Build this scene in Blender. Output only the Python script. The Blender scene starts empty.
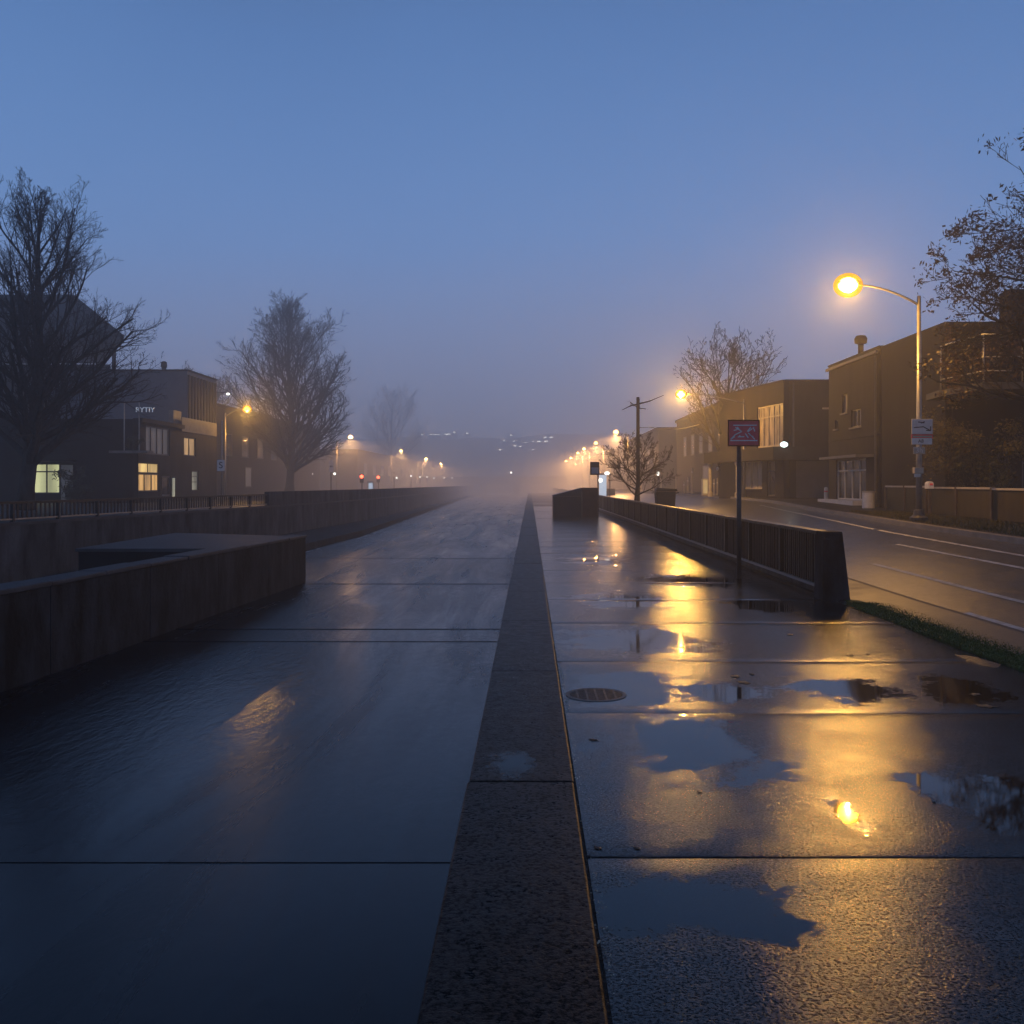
import bpy, math, random
from mathutils import Vector, Matrix

S = bpy.context.scene
COL = S.collection
F, CX, HY, H = 950.0, 530.0, 484.0, 1.7
PI = math.pi


def at(x, y, d):
    """world point whose picture position is x, y at distance d"""
    return Vector(((x - CX) / F * d, d, H - (y - HY) / F * d))


def onz(x, y, z):
    d = (H - z) * F / (y - HY)
    return Vector(((x - CX) / F * d, d, z))


def lerp(tab, t):
    if t <= tab[0][0]:
        return tab[0][1]
    for (a, va), (b, vb) in zip(tab, tab[1:]):
        if t <= b:
            k = (t - a) / (b - a)
            return va + (vb - va) * k
    return tab[-1][1]


# ------------------------------------------------------------------ materials
def new_mat(name):
    m = bpy.data.materials.new(name)
    m.use_nodes = True
    nt = m.node_tree
    for n in list(nt.nodes):
        if n.type not in ('BSDF_PRINCIPLED', 'OUTPUT_MATERIAL'):
            nt.nodes.remove(n)
    return m, nt, nt.nodes['Principled BSDF']


def N(nt, typ, **kw):
    n = nt.nodes.new(typ)
    for k, v in kw.items():
        if k in n.inputs:
            n.inputs[k].default_value = v
        else:
            setattr(n, k, v)
    return n


def L(nt, a, b):
    nt.links.new(a, b)


def ramp(nt, src, stops):
    r = nt.nodes.new('ShaderNodeValToRGB')
    e = r.color_ramp.elements
    while len(e) < len(stops):
        e.new(0.5)
    for el, (p, c) in zip(e, stops):
        el.position = p
        el.color = (c, c, c, 1) if not hasattr(c, '__len__') else (c[0], c[1], c[2], 1)
    L(nt, src, r.inputs['Fac'])
    return r.outputs['Color']


def math_n(nt, op, a, b=None, c=None, clamp=False):
    n = nt.nodes.new('ShaderNodeMath')
    n.operation = op
    n.use_clamp = clamp
    for i, v in enumerate((a, b, c)):
        if v is None:
            continue
        if isinstance(v, (int, float)):
            n.inputs[i].default_value = v
        else:
            L(nt, v, n.inputs[i])
    return n.outputs[0]


def mixc(nt, fac, a, b):
    n = nt.nodes.new('ShaderNodeMix')
    n.data_type = 'RGBA'
    for i, v in ((0, fac), (6, a), (7, b)):
        if isinstance(v, (int, float)):
            n.inputs[i].default_value = v
        elif isinstance(v, (tuple, list)):
            n.inputs[i].default_value = (v[0], v[1], v[2], 1)
        else:
            L(nt, v, n.inputs[i])
    return n.outputs[2]


def plain(name, base, rough=0.6, var=0.35, scale=3.0, bump=0.15, bscale=40.0, metal=0.0, streak=False):
    m, nt, p = new_mat(name)
    tc = N(nt, 'ShaderNodeTexCoord')
    src = tc.outputs['Object']
    if streak:
        mp = N(nt, 'ShaderNodeMapping')
        mp.inputs['Scale'].default_value = (1, 1, 0.32)
        L(nt, src, mp.inputs['Vector'])
        n1 = N(nt, 'ShaderNodeTexNoise', Scale=scale, Detail=6.0, Roughness=0.65)
        L(nt, mp.outputs[0], n1.inputs['Vector'])
    else:
        n1 = N(nt, 'ShaderNodeTexNoise', Scale=scale, Detail=7.0, Roughness=0.65)
        L(nt, src, n1.inputs['Vector'])
    lo = tuple(c * (1 - var) for c in base)
    hi = tuple(min(1, c * (1 + var)) for c in base)
    L(nt, ramp(nt, n1.outputs['Fac'], [(0.36, lo), (0.66, hi)] if streak else [(0.3, lo), (0.7, hi)]), p.inputs['Base Color'])
    L(nt, ramp(nt, n1.outputs['Fac'], [(0.3, max(0, rough - .12)), (0.7, min(1, rough + .1))]), p.inputs['Roughness'])
    if bump:
        n2 = N(nt, 'ShaderNodeTexNoise', Scale=bscale, Detail=4.0)
        L(nt, src, n2.inputs['Vector'])
        b = N(nt, 'ShaderNodeBump', Strength=bump, Distance=0.02)
        L(nt, n2.outputs['Fac'], b.inputs['Height'])
        L(nt, b.outputs[0], p.inputs['Normal'])
    p.inputs['Metallic'].default_value = metal
    p.inputs['Specular IOR Level'].default_value = 0.12 if rough > .55 else 0.3
    return m


def emis(name, col, strength, base=(0.2, 0.2, 0.2), folds=0.0, sampling=True):
    """lit pane or lens; folds adds the look of curtains behind"""
    m, nt, p = new_mat(name)
    p.inputs['Base Color'].default_value = (*base, 1)
    p.inputs['Roughness'].default_value = 0.3
    if folds:
        tc = N(nt, 'ShaderNodeTexCoord')
        mp = N(nt, 'ShaderNodeMapping')
        mp.inputs['Scale'].default_value = (1, 1, 0.15)
        L(nt, tc.outputs['Object'], mp.inputs['Vector'])
        n = N(nt, 'ShaderNodeTexNoise', Scale=folds, Detail=3.0)
        L(nt, mp.outputs[0], n.inputs['Vector'])
        c = ramp(nt, n.outputs['Fac'], [(0.36, tuple(v * .32 for v in col)), (0.62, col)])
        L(nt, c, p.inputs['Emission Color'])
    else:
        p.inputs['Emission Color'].default_value = (*col, 1)
    p.inputs['Emission Strength'].default_value = strength
    if not sampling:
        m.cycles.emission_sampling = 'NONE'
    return m


def wet_sidewalk(name, puddles, base_lo, base_hi, grain=80.0, wet=(0.10, 0.19), thr=(0.535, 0.57), gbump=0.38, world_noise=0.45, nb=True, spec=0.62):
    m, nt, p = new_mat(name)
    g = N(nt, 'ShaderNodeNewGeometry')
    pos = g.outputs['Position']
    # soft large patches of damp and standing water
    big = N(nt, 'ShaderNodeTexNoise', Scale=0.75, Detail=5.0, Roughness=0.55, Distortion=0.35)
    L(nt, pos, big.inputs['Vector'])
    warp = N(nt, 'ShaderNodeTexNoise', Scale=2.3, Detail=6.0, Roughness=0.6)
    L(nt, pos, warp.inputs['Vector'])
    sep = N(nt, 'ShaderNodeSeparateXYZ')
    L(nt, pos, sep.inputs[0])
    field = None
    for (cx, cy, rx, ry) in puddles:
        dx = math_n(nt, 'MULTIPLY', math_n(nt, 'SUBTRACT', sep.outputs[0], cx), 1 / rx)
        dy = math_n(nt, 'MULTIPLY', math_n(nt, 'SUBTRACT', sep.outputs[1], cy), 1 / ry)
        d2 = math_n(nt, 'ADD', math_n(nt, 'MULTIPLY', dx, dx), math_n(nt, 'MULTIPLY', dy, dy))
        v = math_n(nt, 'MAXIMUM', math_n(nt, 'SUBTRACT', 1.0, math_n(nt, 'SQRT', d2)), -1.0)
        field = v if field is None else math_n(nt, 'MAXIMUM', field, v)
    wv = math_n(nt, 'MULTIPLY', math_n(nt, 'SUBTRACT', warp.outputs['Fac'], 0.5), 2.6)
    bv = math_n(nt, 'MULTIPLY', math_n(nt, 'SUBTRACT', big.outputs['Fac'], 0.5), world_noise * 4)
    if field is None:
        tot = math_n(nt, 'ADD', math_n(nt, 'MULTIPLY', wv, .4), bv)
    else:
        tot = math_n(nt, 'ADD', math_n(nt, 'ADD', field, math_n(nt, 'MULTIPLY', wv, .95)), math_n(nt, 'MULTIPLY', bv, .3))
    fine = N(nt, 'ShaderNodeTexNoise', Scale=grain, Detail=3.0, Roughness=0.65)
    L(nt, pos, fine.inputs['Vector'])
    tot = math_n(nt, 'MULTIPLY_ADD', tot, 0.25, 0.5)
    dith = N(nt, 'ShaderNodeTexNoise', Scale=21.0, Detail=6.0, Roughness=0.8)
    L(nt, pos, dith.inputs['Vector'])
    tot = math_n(nt, 'ADD', tot, math_n(nt, 'MULTIPLY', math_n(nt, 'SUBTRACT', dith.outputs['Fac'], 0.5), 0.55))
    mask = ramp(nt, tot, [(thr[0], 0.0), (thr[1], 1.0)])
    mid = N(nt, 'ShaderNodeTexNoise', Scale=9.0, Detail=7.0, Roughness=0.7)
    L(nt, pos, mid.inputs['Vector'])
    c = ramp(nt, mid.outputs['Fac'], [(0.3, base_lo), (0.7, base_hi)])
    speck = ramp(nt, fine.outputs['Fac'], [(0.35, 0.65), (0.72, 1.5)])
    mul = N(nt, 'ShaderNodeMix', data_type='RGBA', blend_type='MULTIPLY')
    mul.inputs[0].default_value = 0.8
    L(nt, c, mul.inputs[6])
    L(nt, speck, mul.inputs[7])
    stn = N(nt, 'ShaderNodeTexNoise', Scale=1.7, Detail=8.0, Roughness=0.75, Distortion=0.6)
    L(nt, pos, stn.inputs['Vector'])
    m3 = N(nt, 'ShaderNodeMix', data_type='RGBA', blend_type='MULTIPLY')
    m3.inputs[0].default_value = 0.75
    L(nt, mul.outputs[2], m3.inputs[6])
    L(nt, ramp(nt, stn.outputs['Fac'], [(0.36, 0.35), (0.62, 1.35)]), m3.inputs[7])
    mul = m3
    cw = mixc(nt, mask, mul.outputs[2], (base_lo[0] * .5, base_lo[1] * .5, base_lo[2] * .55))
    L(nt, cw, p.inputs['Base Color'])
    rmix = math_n(nt, 'ADD', math_n(nt, 'MULTIPLY', mid.outputs['Fac'], .5), math_n(nt, 'MULTIPLY', fine.outputs['Fac'], .5))
    rdry = ramp(nt, rmix, [(0.38, wet[0]), (0.62, wet[1])])
    rr = mixc(nt, mask, rdry, (0.035, 0.035, 0.035))
    L(nt, rr, p.inputs['Roughness'])
    p.inputs['IOR'].default_value = 1.42
    grit = ramp(nt, fine.outputs['Fac'], [(0.40, .10), (0.60, 1.0)])
    gs_ = math_n(nt, 'MAXIMUM', grit, math_n(nt, 'MULTIPLY', mask, .8))
    L(nt, math_n(nt, 'MULTIPLY', gs_, spec), p.inputs['Specular IOR Level'])
    if nb:
        b = N(nt, 'ShaderNodeBump', Distance=0.006)
        L(nt, fine.outputs['Fac'], b.inputs['Height'])
        patchy = ramp(nt, warp.outputs['Fac'], [(0.36, 0.6), (0.62, 1.0)])
        L(nt, math_n(nt, 'MULTIPLY', math_n(nt, 'MULTIPLY', math_n(nt, 'SUBTRACT', 1.0, mask), gbump), patchy), b.inputs['Strength'])
        b2 = N(nt, 'ShaderNodeBump', Distance=0.02, Strength=0.035)
        L(nt, math_n(nt, 'MULTIPLY', mid.outputs['Fac'], math_n(nt, 'SUBTRACT', 1.05, mask)), b2.inputs['Height'])
        L(nt, b.outputs[0], b2.inputs['Normal'])
        L(nt, b2.outputs[0], p.inputs['Normal'])
    return m


# ------------------------------------------------------------------ mesh helpers
WPOS = {}


class MB:
    def __init__(self):
        self.v, self.f = [], []

    def add(self, vs, fs):
        o = len(self.v)
        self.v += [tuple(p) for p in vs]
        self.f += [tuple(i + o for i in f) for f in fs]
        return self

    def box(self, x0, x1, y0, y1, z0, z1):
        if x0 > x1: x0, x1 = x1, x0
        if y0 > y1: y0, y1 = y1, y0
        if z0 > z1: z0, z1 = z1, z0
        return self.add([(x0, y0, z0), (x1, y0, z0), (x1, y1, z0), (x0, y1, z0), (x0, y0, z1), (x1, y0, z1), (x1, y1, z1), (x0, y1, z1)],
                        [(0, 3, 2, 1), (4, 5, 6, 7), (0, 1, 5, 4), (1, 2, 6, 5), (2, 3, 7, 6), (3, 0, 4, 7)])

    def obox(self, p0, p1, off0, off1, z0, z1):
        """box along the plan line p0-p1, from off0 to off1 to the left of it"""
        a, b = Vector((p0[0], p0[1])), Vector((p1[0], p1[1]))
        t = (b - a).normalized()
        n = Vector((-t.y, t.x))
        q = [a + n * off0, b + n * off0, b + n * off1, a + n * off1]
        return self.prism([(c.x, c.y) for c in q], z0, z1)

    def prism(self, poly, z0, z1):
        n = len(poly)
        area = sum(poly[i][0] * poly[(i + 1) % n][1] - poly[(i + 1) % n][0] * poly[i][1] for i in range(n))
        if area < 0:
            poly = poly[::-1]
        z0 = z0 if hasattr(z0, '__len__') else [z0] * n
        z1 = z1 if hasattr(z1, '__len__') else [z1] * n
        vs = [(x, y, z0[i]) for i, (x, y) in enumerate(poly)] + [(x, y, z1[i]) for i, (x, y) in enumerate(poly)]
        fs = [tuple(range(n))[::-1], tuple(range(n, 2 * n))]
        fs += [(i, (i + 1) % n, n + (i + 1) % n, n + i) for i in range(n)]
        return self.add(vs, fs)

    def tube(self, pts, rad, n=6, cap=True):
        pts = [Vector(p) for p in pts]
        if not hasattr(rad, '__len__'):
            rad = [rad] * len(pts)
        vs, fs = [], []
        ref = None
        for i, p in enumerate(pts):
            t = (pts[min(i + 1, len(pts) - 1)] - pts[max(i - 1, 0)])
            if t.length < 1e-9:
                t = Vector((0, 0, 1))
            t.normalize()
            if ref is None:
                ref = t.orthogonal().normalized()
            ref = (ref - t * ref.dot(t))
            if ref.length < 1e-6:
                ref = t.orthogonal()
            ref.normalize()
            bn = t.cross(ref)
            for k in range(n):
                a = 2 * PI * k / n
                vs.append(p + (ref * math.cos(a) + bn * math.sin(a)) * rad[i])
        for i in range(len(pts) - 1):
            for k in range(n):
                fs.append((i * n + k, i * n + (k + 1) % n, (i + 1) * n + (k + 1) % n, (i + 1) * n + k))
        if cap:
            fs.append(tuple(range(n))[::-1])
            fs.append(tuple((len(pts) - 1) * n + k for k in range(n)))
        return self.add(vs, fs)

    def lathe(self, c, prof, n=20, axis='z'):
        vs, fs = [], []
        for (r, z) in prof:
            for k in range(n):
                a = 2 * PI * k / n
                vs.append((c[0] + r * math.cos(a), c[1] + r * math.sin(a), c[2] + z))
        for i in range(len(prof) - 1):
            for k in range(n):
                fs.append((i * n + k, i * n + (k + 1) % n, (i + 1) * n + (k + 1) % n, (i + 1) * n + k))
        fs.append(tuple(range(n))[::-1])
        fs.append(tuple((len(prof) - 1) * n + k for k in range(n)))
        return self.add(vs, fs)

    def ellipsoid(self, c, r, n=14, m=8):
        prof = []
        vs, fs = [], []
        for i in range(m + 1):
            t = PI * i / m
            for k in range(n):
                a = 2 * PI * k / n
                vs.append((c[0] + r[0] * math.sin(t) * math.cos(a), c[1] + r[1] * math.sin(t) * math.sin(a), c[2] - r[2] * math.cos(t)))
        for i in range(m):
            for k in range(n):
                fs.append((i * n + k, i * n + (k + 1) % n, (i + 1) * n + (k + 1) % n, (i + 1) * n + k))
        return self.add(vs, fs)

    def quad(self, a, b, c, d):
        return self.add([a, b, c, d], [(0, 1, 2, 3)])

    def build(self, name, mat, parent=None, smooth=False, bevel=0.0):
        w = WPOS.get(parent.name, Vector((0, 0, 0))) if parent else Vector((0, 0, 0))
        me = bpy.data.meshes.new(name)
        me.from_pydata([(x - w.x, y - w.y, z - w.z) for x, y, z in self.v], [], self.f)
        me.validate()
        me.update()
        me.materials.append(mat)
        if smooth:
            me.polygons.foreach_set('use_smooth', [True] * len(me.polygons))
        o = bpy.data.objects.new(name, me)
        COL.objects.link(o)
        if parent:
            o.parent = parent
        WPOS[o.name] = w.copy()
        if bevel:
            b = o.modifiers.new('edge', 'BEVEL')
            b.width = bevel
            b.segments = 2
            b.limit_method = 'ANGLE'
        return o


def tag(o, label=None, cat=None, group=None, kind=None):
    if label: o['label'] = label
    if cat: o['category'] = cat
    if group: o['group'] = group
    if kind: o['kind'] = kind
    return o


def thing(name, loc, label, cat, group=None):
    o = bpy.data.objects.new(name, None)
    COL.objects.link(o)
    o.location = loc
    o.empty_display_size = 0.2
    WPOS[o.name] = Vector(loc)
    return tag(o, label, cat, group)


def dup(root, loc, label, rotz=None):
    r = root.copy()
    COL.objects.link(r)
    r.location = loc
    if rotz is not None:
        r.rotation_euler = (0, 0, rotz)
    r['label'] = label
    WPOS[r.name] = Vector(loc)
    for ch in list(root.children):
        c = ch.copy()
        COL.objects.link(c)
        c.parent = r
        for g in list(ch.children):
            d = g.copy()
            COL.objects.link(d)
            d.parent = c
    return r


def text_mesh(name, body, size, mat, parent, origin, xdir, updir, extrude=0.01, align='CENTER'):
    cu = bpy.data.curves.new(name, 'FONT')
    cu.body = body
    cu.size = size
    cu.extrude = extrude
    cu.align_x = align
    cu.align_y = 'CENTER'
    tmp = bpy.data.objects.new(name + '_tmp', cu)
    COL.objects.link(tmp)
    bpy.context.view_layer.update()
    dg = bpy.context.evaluated_depsgraph_get()
    me = bpy.data.meshes.new_from_object(tmp.evaluated_get(dg))
    bpy.data.objects.remove(tmp)
    bpy.data.curves.remove(cu)
    x, u = Vector(xdir).normalized(), Vector(updir).normalized()
    z = x.cross(u)
    w = WPOS[parent.name]
    M = Matrix(((x.x, u.x, z.x, origin[0] - w.x), (x.y, u.y, z.y, origin[1] - w.y), (x.z, u.z, z.z, origin[2] - w.z), (0, 0, 0, 1)))
    me.transform(M)
    me.materials.clear()
    me.materials.append(mat)
    o = bpy.data.objects.new(name, me)
    COL.objects.link(o)
    o.parent = parent
    WPOS[o.name] = w.copy()
    return o


def wall_panel(mb, p0, p1, z0, z1, thick, openings=()):
    """wall along plan line p0-p1 (outer face on the right of the direction), holes at (u0,u1,z0,z1)"""
    a, b = Vector((p0[0], p0[1])), Vector((p1[0], p1[1]))
    Ln = (b - a).length
    us = sorted({0.0, Ln, *[o[0] for o in openings], *[o[1] for o in openings]})
    zs = sorted({z0, z1, *[o[2] for o in openings], *[o[3] for o in openings]})
    t = (b - a).normalized()
    for i in range(len(us) - 1):
        # merge vertical runs
        k = 0
        while k < len(zs) - 1:
            um, zm = (us[i] + us[i + 1]) / 2, (zs[k] + zs[k + 1]) / 2
            if any(o[0] < um < o[1] and o[2] < zm < o[3] for o in openings):
                k += 1
                continue
            j = k
            while j + 1 < len(zs) - 1:
                zm = (zs[j + 1] + zs[j + 2]) / 2
                if any(o[0] < um < o[1] and o[2] < zm < o[3] for o in openings):
                    break
                j += 1
            q0, q1 = a + t * us[i], a + t * us[i + 1]
            mb.obox(q0, q1, 0, thick, zs[k], zs[j + 1])
            k = j + 1
    return mb


def window(parent, p0, p1, u0, u1, z0, z1, frame_m, pane_m, name='window', mull=1, trans=0, depth=0.12, fw=0.06, sill=None, label=None):
    """a framed pane set back in a hole of the wall p0-p1 (same convention as wall_panel)"""
    a, b = Vector((p0[0], p0[1])), Vector((p1[0], p1[1]))
    t = (b - a).normalized()
    P = lambda u: a + t * u
    fr = MB()
    e = 0.003
    fr.obox(P(u0 + e), P(u0 + fw), depth - .05, depth + .03, z0 + e, z1 - e)
    fr.obox(P(u1 - fw), P(u1 - e), depth - .05, depth + .03, z0 + e, z1 - e)
    fr.obox(P(u0 + fw), P(u1 - fw), depth - .05, depth + .03, z0 + e, z0 + fw)
    fr.obox(P(u0 + fw), P(u1 - fw), depth - .05, depth + .03, z1 - fw, z1 - e)
    for k in range(1, mull + 1):
        um = u0 + (u1 - u0) * k / (mull + 1)
        fr.obox(P(um - fw * .4), P(um + fw * .4), depth - .045, depth + .025, z0 + fw, z1 - fw)
    for k in range(1, trans + 1):
        zm = z1 - (z1 - z0) * 0.28 * k
        fr.obox(P(u0 + fw), P(u1 - fw), depth - .04, depth + .02, zm - fw * .4, zm + fw * .4)
    f = fr.build(name, frame_m, parent)
    if label: f['label'] = label
    pn = MB()
    pn.obox(P(u0 + fw * .6), P(u1 - fw * .6), depth + .0, depth + .015, z0 + fw * .6, z1 - fw * .6)
    pn.build('pane', pane_m, f)
    if sill is not None:
        sl = MB()
        sl.obox(P(u0 - .06), P(u1 + .06), -0.09, depth - .052, z0 - .07, z0 - .002)
        sl.build('sill', sill, f)
    return f


# ------------------------------------------------------------------ palette
M = {}
M['concrete'] = plain('concrete', (0.06, 0.06, 0.064), 0.62, 0.45, 1.6, 0.3, 30, streak=False)
M['concrete_stain'] = plain('stained_concrete', (0.022, 0.0235, 0.027), 0.78, 0.9, 2.6, 0.6, 14, streak=True)
M['concrete_pale'] = plain('pale_concrete', (0.2, 0.185, 0.17), 0.6, 0.3, 2.0, 0.3, 30)
M['rail'] = plain('painted_steel', (0.014, 0.012, 0.012), 0.4, 0.3, 6, 0.05, 60)
M['wood_dark'] = plain('dark_boards', (0.014, 0.009, 0.008), 0.5, 0.45, 4, 0.3, 30, streak=True)
M['rust'] = plain('rusty_steel', (0.05, 0.02, 0.012), 0.7, 0.4, 4, 0.3, 30)
M['galv'] = plain('galvanised_steel', (0.30, 0.29, 0.27), 0.42, 0.2, 8, 0.05, 60, metal=0.6)
M['pole_dark'] = plain('dark_steel_pole', (0.07, 0.065, 0.06), 0.45, 0.3, 8, 0.05, 60, metal=0.3)
M['timber'] = plain('weathered_timber', (0.09, 0.07, 0.055), 0.8, 0.4, 6, 0.4, 40, streak=True)
M['brick_brown'] = plain('brown_render', (0.028, 0.023, 0.022), 0.78, 0.5, 1.1, 0.35, 12, streak=True)
M['brick_grey'] = plain('grey_brown_render', (0.032, 0.029, 0.028), 0.78, 0.5, 1.1, 0.35, 12, streak=True)
M['render_dark'] = plain('dark_render', (0.019, 0.016, 0.016), 0.75, 0.25, 0.9, 0.25, 35)
M['render_black'] = plain('black_brown_render', (0.016, 0.014, 0.016), 0.75, 0.3, 0.9, 0.25, 35)
M['slate'] = plain('blue_grey_cladding', (0.085, 0.105, 0.13), 0.5, 0.2, 1.2, 0.1, 20)
M['roof'] = plain('roof_felt', (0.02, 0.021, 0.024), 0.7, 0.3, 1.5, 0.2, 20)
M['white'] = plain('white_paint', (0.62, 0.60, 0.56), 0.5, 0.15, 4, 0.1, 40)
M['offwhite'] = plain('cream_paint', (0.42, 0.37, 0.30), 0.55, 0.2, 4, 0.1, 40)
M['frame'] = plain('window_frame_paint', (0.10, 0.09, 0.085), 0.5, 0.2, 5, 0.05, 40)
M['shutter'] = plain('grey_shutter', (0.105, 0.095, 0.09), 0.5, 0.15, 2, 0.05, 40)
M['maroon'] = plain('maroon_sign_enamel', (0.72, 0.09, 0.10), 0.5, 0.2, 4, 0.0)
M['sign_ink'] = plain('dark_sign_ink', (0.02, 0.02, 0.02), 0.5, 0.2, 8, 0.0)
M['sign_white'] = plain('white_sign_enamel', (0.72, 0.70, 0.68), 0.4, 0.1, 8, 0.0)
M['sign_grey'] = plain('grey_sign_face', (0.28, 0.34, 0.38), 0.35, 0.15, 8, 0.0)
M['bark'] = plain('dark_bark', (0.05, 0.042, 0.036), 0.85, 0.4, 5, 0.4, 25, streak=True)
M['twig'] = plain('twig_bark', (0.06, 0.048, 0.042), 0.85, 0.3, 5, 0)
M['leaf_brown'] = plain('brown_leaf', (0.085, 0.045, 0.022), 0.6, 0.5, 7, 0)
M['leaf_dark'] = plain('dark_green_leaf', (0.03, 0.033, 0.014), 0.5, 0.5, 7, 0)
M['leaf_olive'] = plain('olive_leaf', (0.075, 0.06, 0.02), 0.5, 0.5, 7, 0)
M['grass'] = plain('grass_blades', (0.11, 0.125, 0.035), 0.6, 0.4, 9, 0)
M['moss'] = plain('moss', (0.075, 0.095, 0.025), 0.8, 0.5, 18, 0.8, 90)
M['soil'] = plain('wet_soil', (0.022, 0.018, 0.013), 0.5, 0.5, 14, 0.8, 50)
M['pebble'] = plain('pale_grit', (0.6, 0.5, 0.36), 0.45, 0.5, 40, 0.2, 80)
M['iron'] = plain('cast_iron', (0.025, 0.024, 0.024), 0.45, 0.4, 20, 0.2, 90, metal=0.5)
M['bin_black'] = plain('black_bin_plastic', (0.018, 0.018, 0.02), 0.4, 0.3, 6, 0.05, 60)
M['fence_board'] = plain('olive_brown_fence', (0.06, 0.048, 0.026), 0.7, 0.3, 2.5, 0.3, 40, streak=True)
M['road_paint'] = plain('worn_road_paint', (0.42, 0.41, 0.39), 0.6, 0.5, 5, 0.2, 90)
M['bank'] = plain('bank_ground', (0.05, 0.045, 0.04), 0.5, 0.4, 0.7, 0.3, 20)
M['hill'] = plain('wooded_hill', (0.035, 0.035, 0.038), 0.9, 0.5, 0.05, 0)
M['glass'] = plain('dark_glass', (0.03, 0.03, 0.035), 0.08, 0.3, 1.5, 0)
M['curtain'] = plain('net_curtain_behind_glass', (0.32, 0.27, 0.22), 0.35, 0.5, 2.5, 0, streak=True)
M['lens'] = emis('lit_sodium_lens', (1.0, 0.55, 0.12), 130)
M['lens_far'] = emis('lit_sodium_lens_far', (1.0, 0.44, 0.09), 16)
M['lens_far_mist'] = emis('lit_sodium_lens_in_mist', (1.0, 0.44, 0.09), 34)
M['lens_far_deep'] = emis('lit_sodium_lens_deep_in_mist', (1.0, 0.46, 0.10), 60)
M['lens_pale_mist'] = emis('lit_pale_lens_in_mist', (1.0, 0.56, 0.17), 80)
M['lens_pale'] = emis('lit_pale_lens', (1.0, 0.56, 0.17), 24)
m, nt, p = new_mat('amber_halo_shell')  # glowing amber tint that imitates the orange halo round a lamp
nt.nodes.remove(p)
tr_ = N(nt, 'ShaderNodeBsdfTransparent')
tr_.inputs['Color'].default_value = (.62, .38, .09, 1)
em_ = N(nt, 'ShaderNodeEmission')
em_.inputs['Color'].default_value = (1.0, .42, .03, 1)
em_.inputs['Strength'].default_value = 0.75
ad_ = N(nt, 'ShaderNodeAddShader')
L(nt, tr_.outputs[0], ad_.inputs[0])
L(nt, em_.outputs[0], ad_.inputs[1])
L(nt, ad_.outputs[0], nt.nodes['Material Output'].inputs['Surface'])
m.cycles.emission_sampling = 'NONE'
M['halo'] = m
M['globe'] = emis('lit_globe', (0.75, 1.0, 0.95), 4)
M['win_yellow'] = emis('lit_window_yellow', (1.0, 0.55, 0.16), 0.75, folds=2.2)
M['win_bright'] = emis('lit_fanlight', (1.0, 0.66, 0.22), 1.0, folds=1.2)
M['win_white'] = emis('lit_window_greenish', (0.85, 0.86, 0.42), 0.75, folds=0.8)
M['win_pale'] = emis('lit_window_pale', (0.55, 0.55, 0.40), 0.55, folds=1.5)
M['win_dim'] = emis('dim_window', (0.16, 0.15, 0.12), 0.18, folds=1.5)
M['win_mix'] = emis('lit_window_curtain', (0.95, 0.55, 0.2), 0.6, folds=3.0)
M['letters'] = emis('pale_sign_letters', (0.55, 0.65, 0.8), 0.3, base=(.7, .7, .7))
M['red_light'] = emis('red_signal_lens', (1.0, 0.12, 0.05), 6)
M['white_light'] = emis('white_lamp_lens', (1.0, 0.95, 0.85), 2.5)
M['cool_panel'] = emis('lit_shelter_panel', (0.6, 0.75, 0.95), 0.7)
M['amber'] = emis('amber_pane', (1.0, 0.42, 0.08), 0.7, folds=3)
M['warm_box'] = emis('lit_cabinet_panel', (1.0, 0.68, 0.28), 0.6, folds=2)
M['town_light'] = emis('town_light', (1.0, 0.95, 0.85), 5.5, sampling=False)

# ------------------------------------------------------------------ heights
ZF = [(10, .5), (19, .6), (25, .68), (31, .72), (37.6, .76), (44.5, .88), (50, .92), (60, .95), (83, 1.0), (120, 1.05), (260, 1.1)]
XF = [(0, 9.6), (19, 9.9), (25, 10.0), (31, 10.6), (37.6, 11.2), (47.5, 11.85), (58, 12.1), (68, 11.6), (80, 10.4), (92, 9.7), (130, 9.4), (260, 9.2)]
ZN = [(14, -.03), (30, .12), (60, .45), (100, .7), (260, .85)]
XN = 5.6
zf = lambda y: lerp(ZF, y)
xf = lambda y: lerp(XF, y)
zn = lambda y: lerp(ZN, y)


def zroad(x, y):
    k = (x - XN) / (xf(y) - XN)
    return zn(y) + (zf(y) - .12 - zn(y)) * k


# ------------------------------------------------------------------ setting
GRD = MB()
GRD.lathe((0, 0, 0), [(348, -3.3), (348, -3.2)], 64)
tag(GRD.build('ground', M['bank']), kind='structure')

# sky dome
sky = MB()
sky.ellipsoid((0, 0, 0), (352, 352, 352), 64, 32)
m, nt, p = new_mat('dusk_sky')
g = N(nt, 'ShaderNodeNewGeometry')
nrm = N(nt, 'ShaderNodeVectorMath', operation='NORMALIZE')
L(nt, g.outputs['Position'], nrm.inputs[0])
sp = N(nt, 'ShaderNodeSeparateXYZ')
L(nt, nrm.outputs[0], sp.inputs[0])
cl = N(nt, 'ShaderNodeTexNoise', Scale=2.2, Detail=3.0)
L(nt, nrm.outputs[0], cl.inputs['Vector'])
zz = math_n(nt, 'ADD', sp.outputs[2], math_n(nt, 'MULTIPLY', math_n(nt, 'SUBTRACT', cl.outputs['Fac'], .5), 0.12))
skyc = ramp(nt, zz, [(0.0, (0.34, 0.36, 0.50)), (0.09, (0.24, 0.30, 0.50)), (0.24, (0.112, 0.258, 0.56)), (0.44, (0.066, 0.175, 0.42)), (0.62, (0.028, 0.07, 0.17)), (1.0, (0.01, 0.03, 0.09))])
nt.nodes.remove(p)
em = N(nt, 'ShaderNodeEmission')
L(nt, skyc, em.inputs['Color'])
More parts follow.
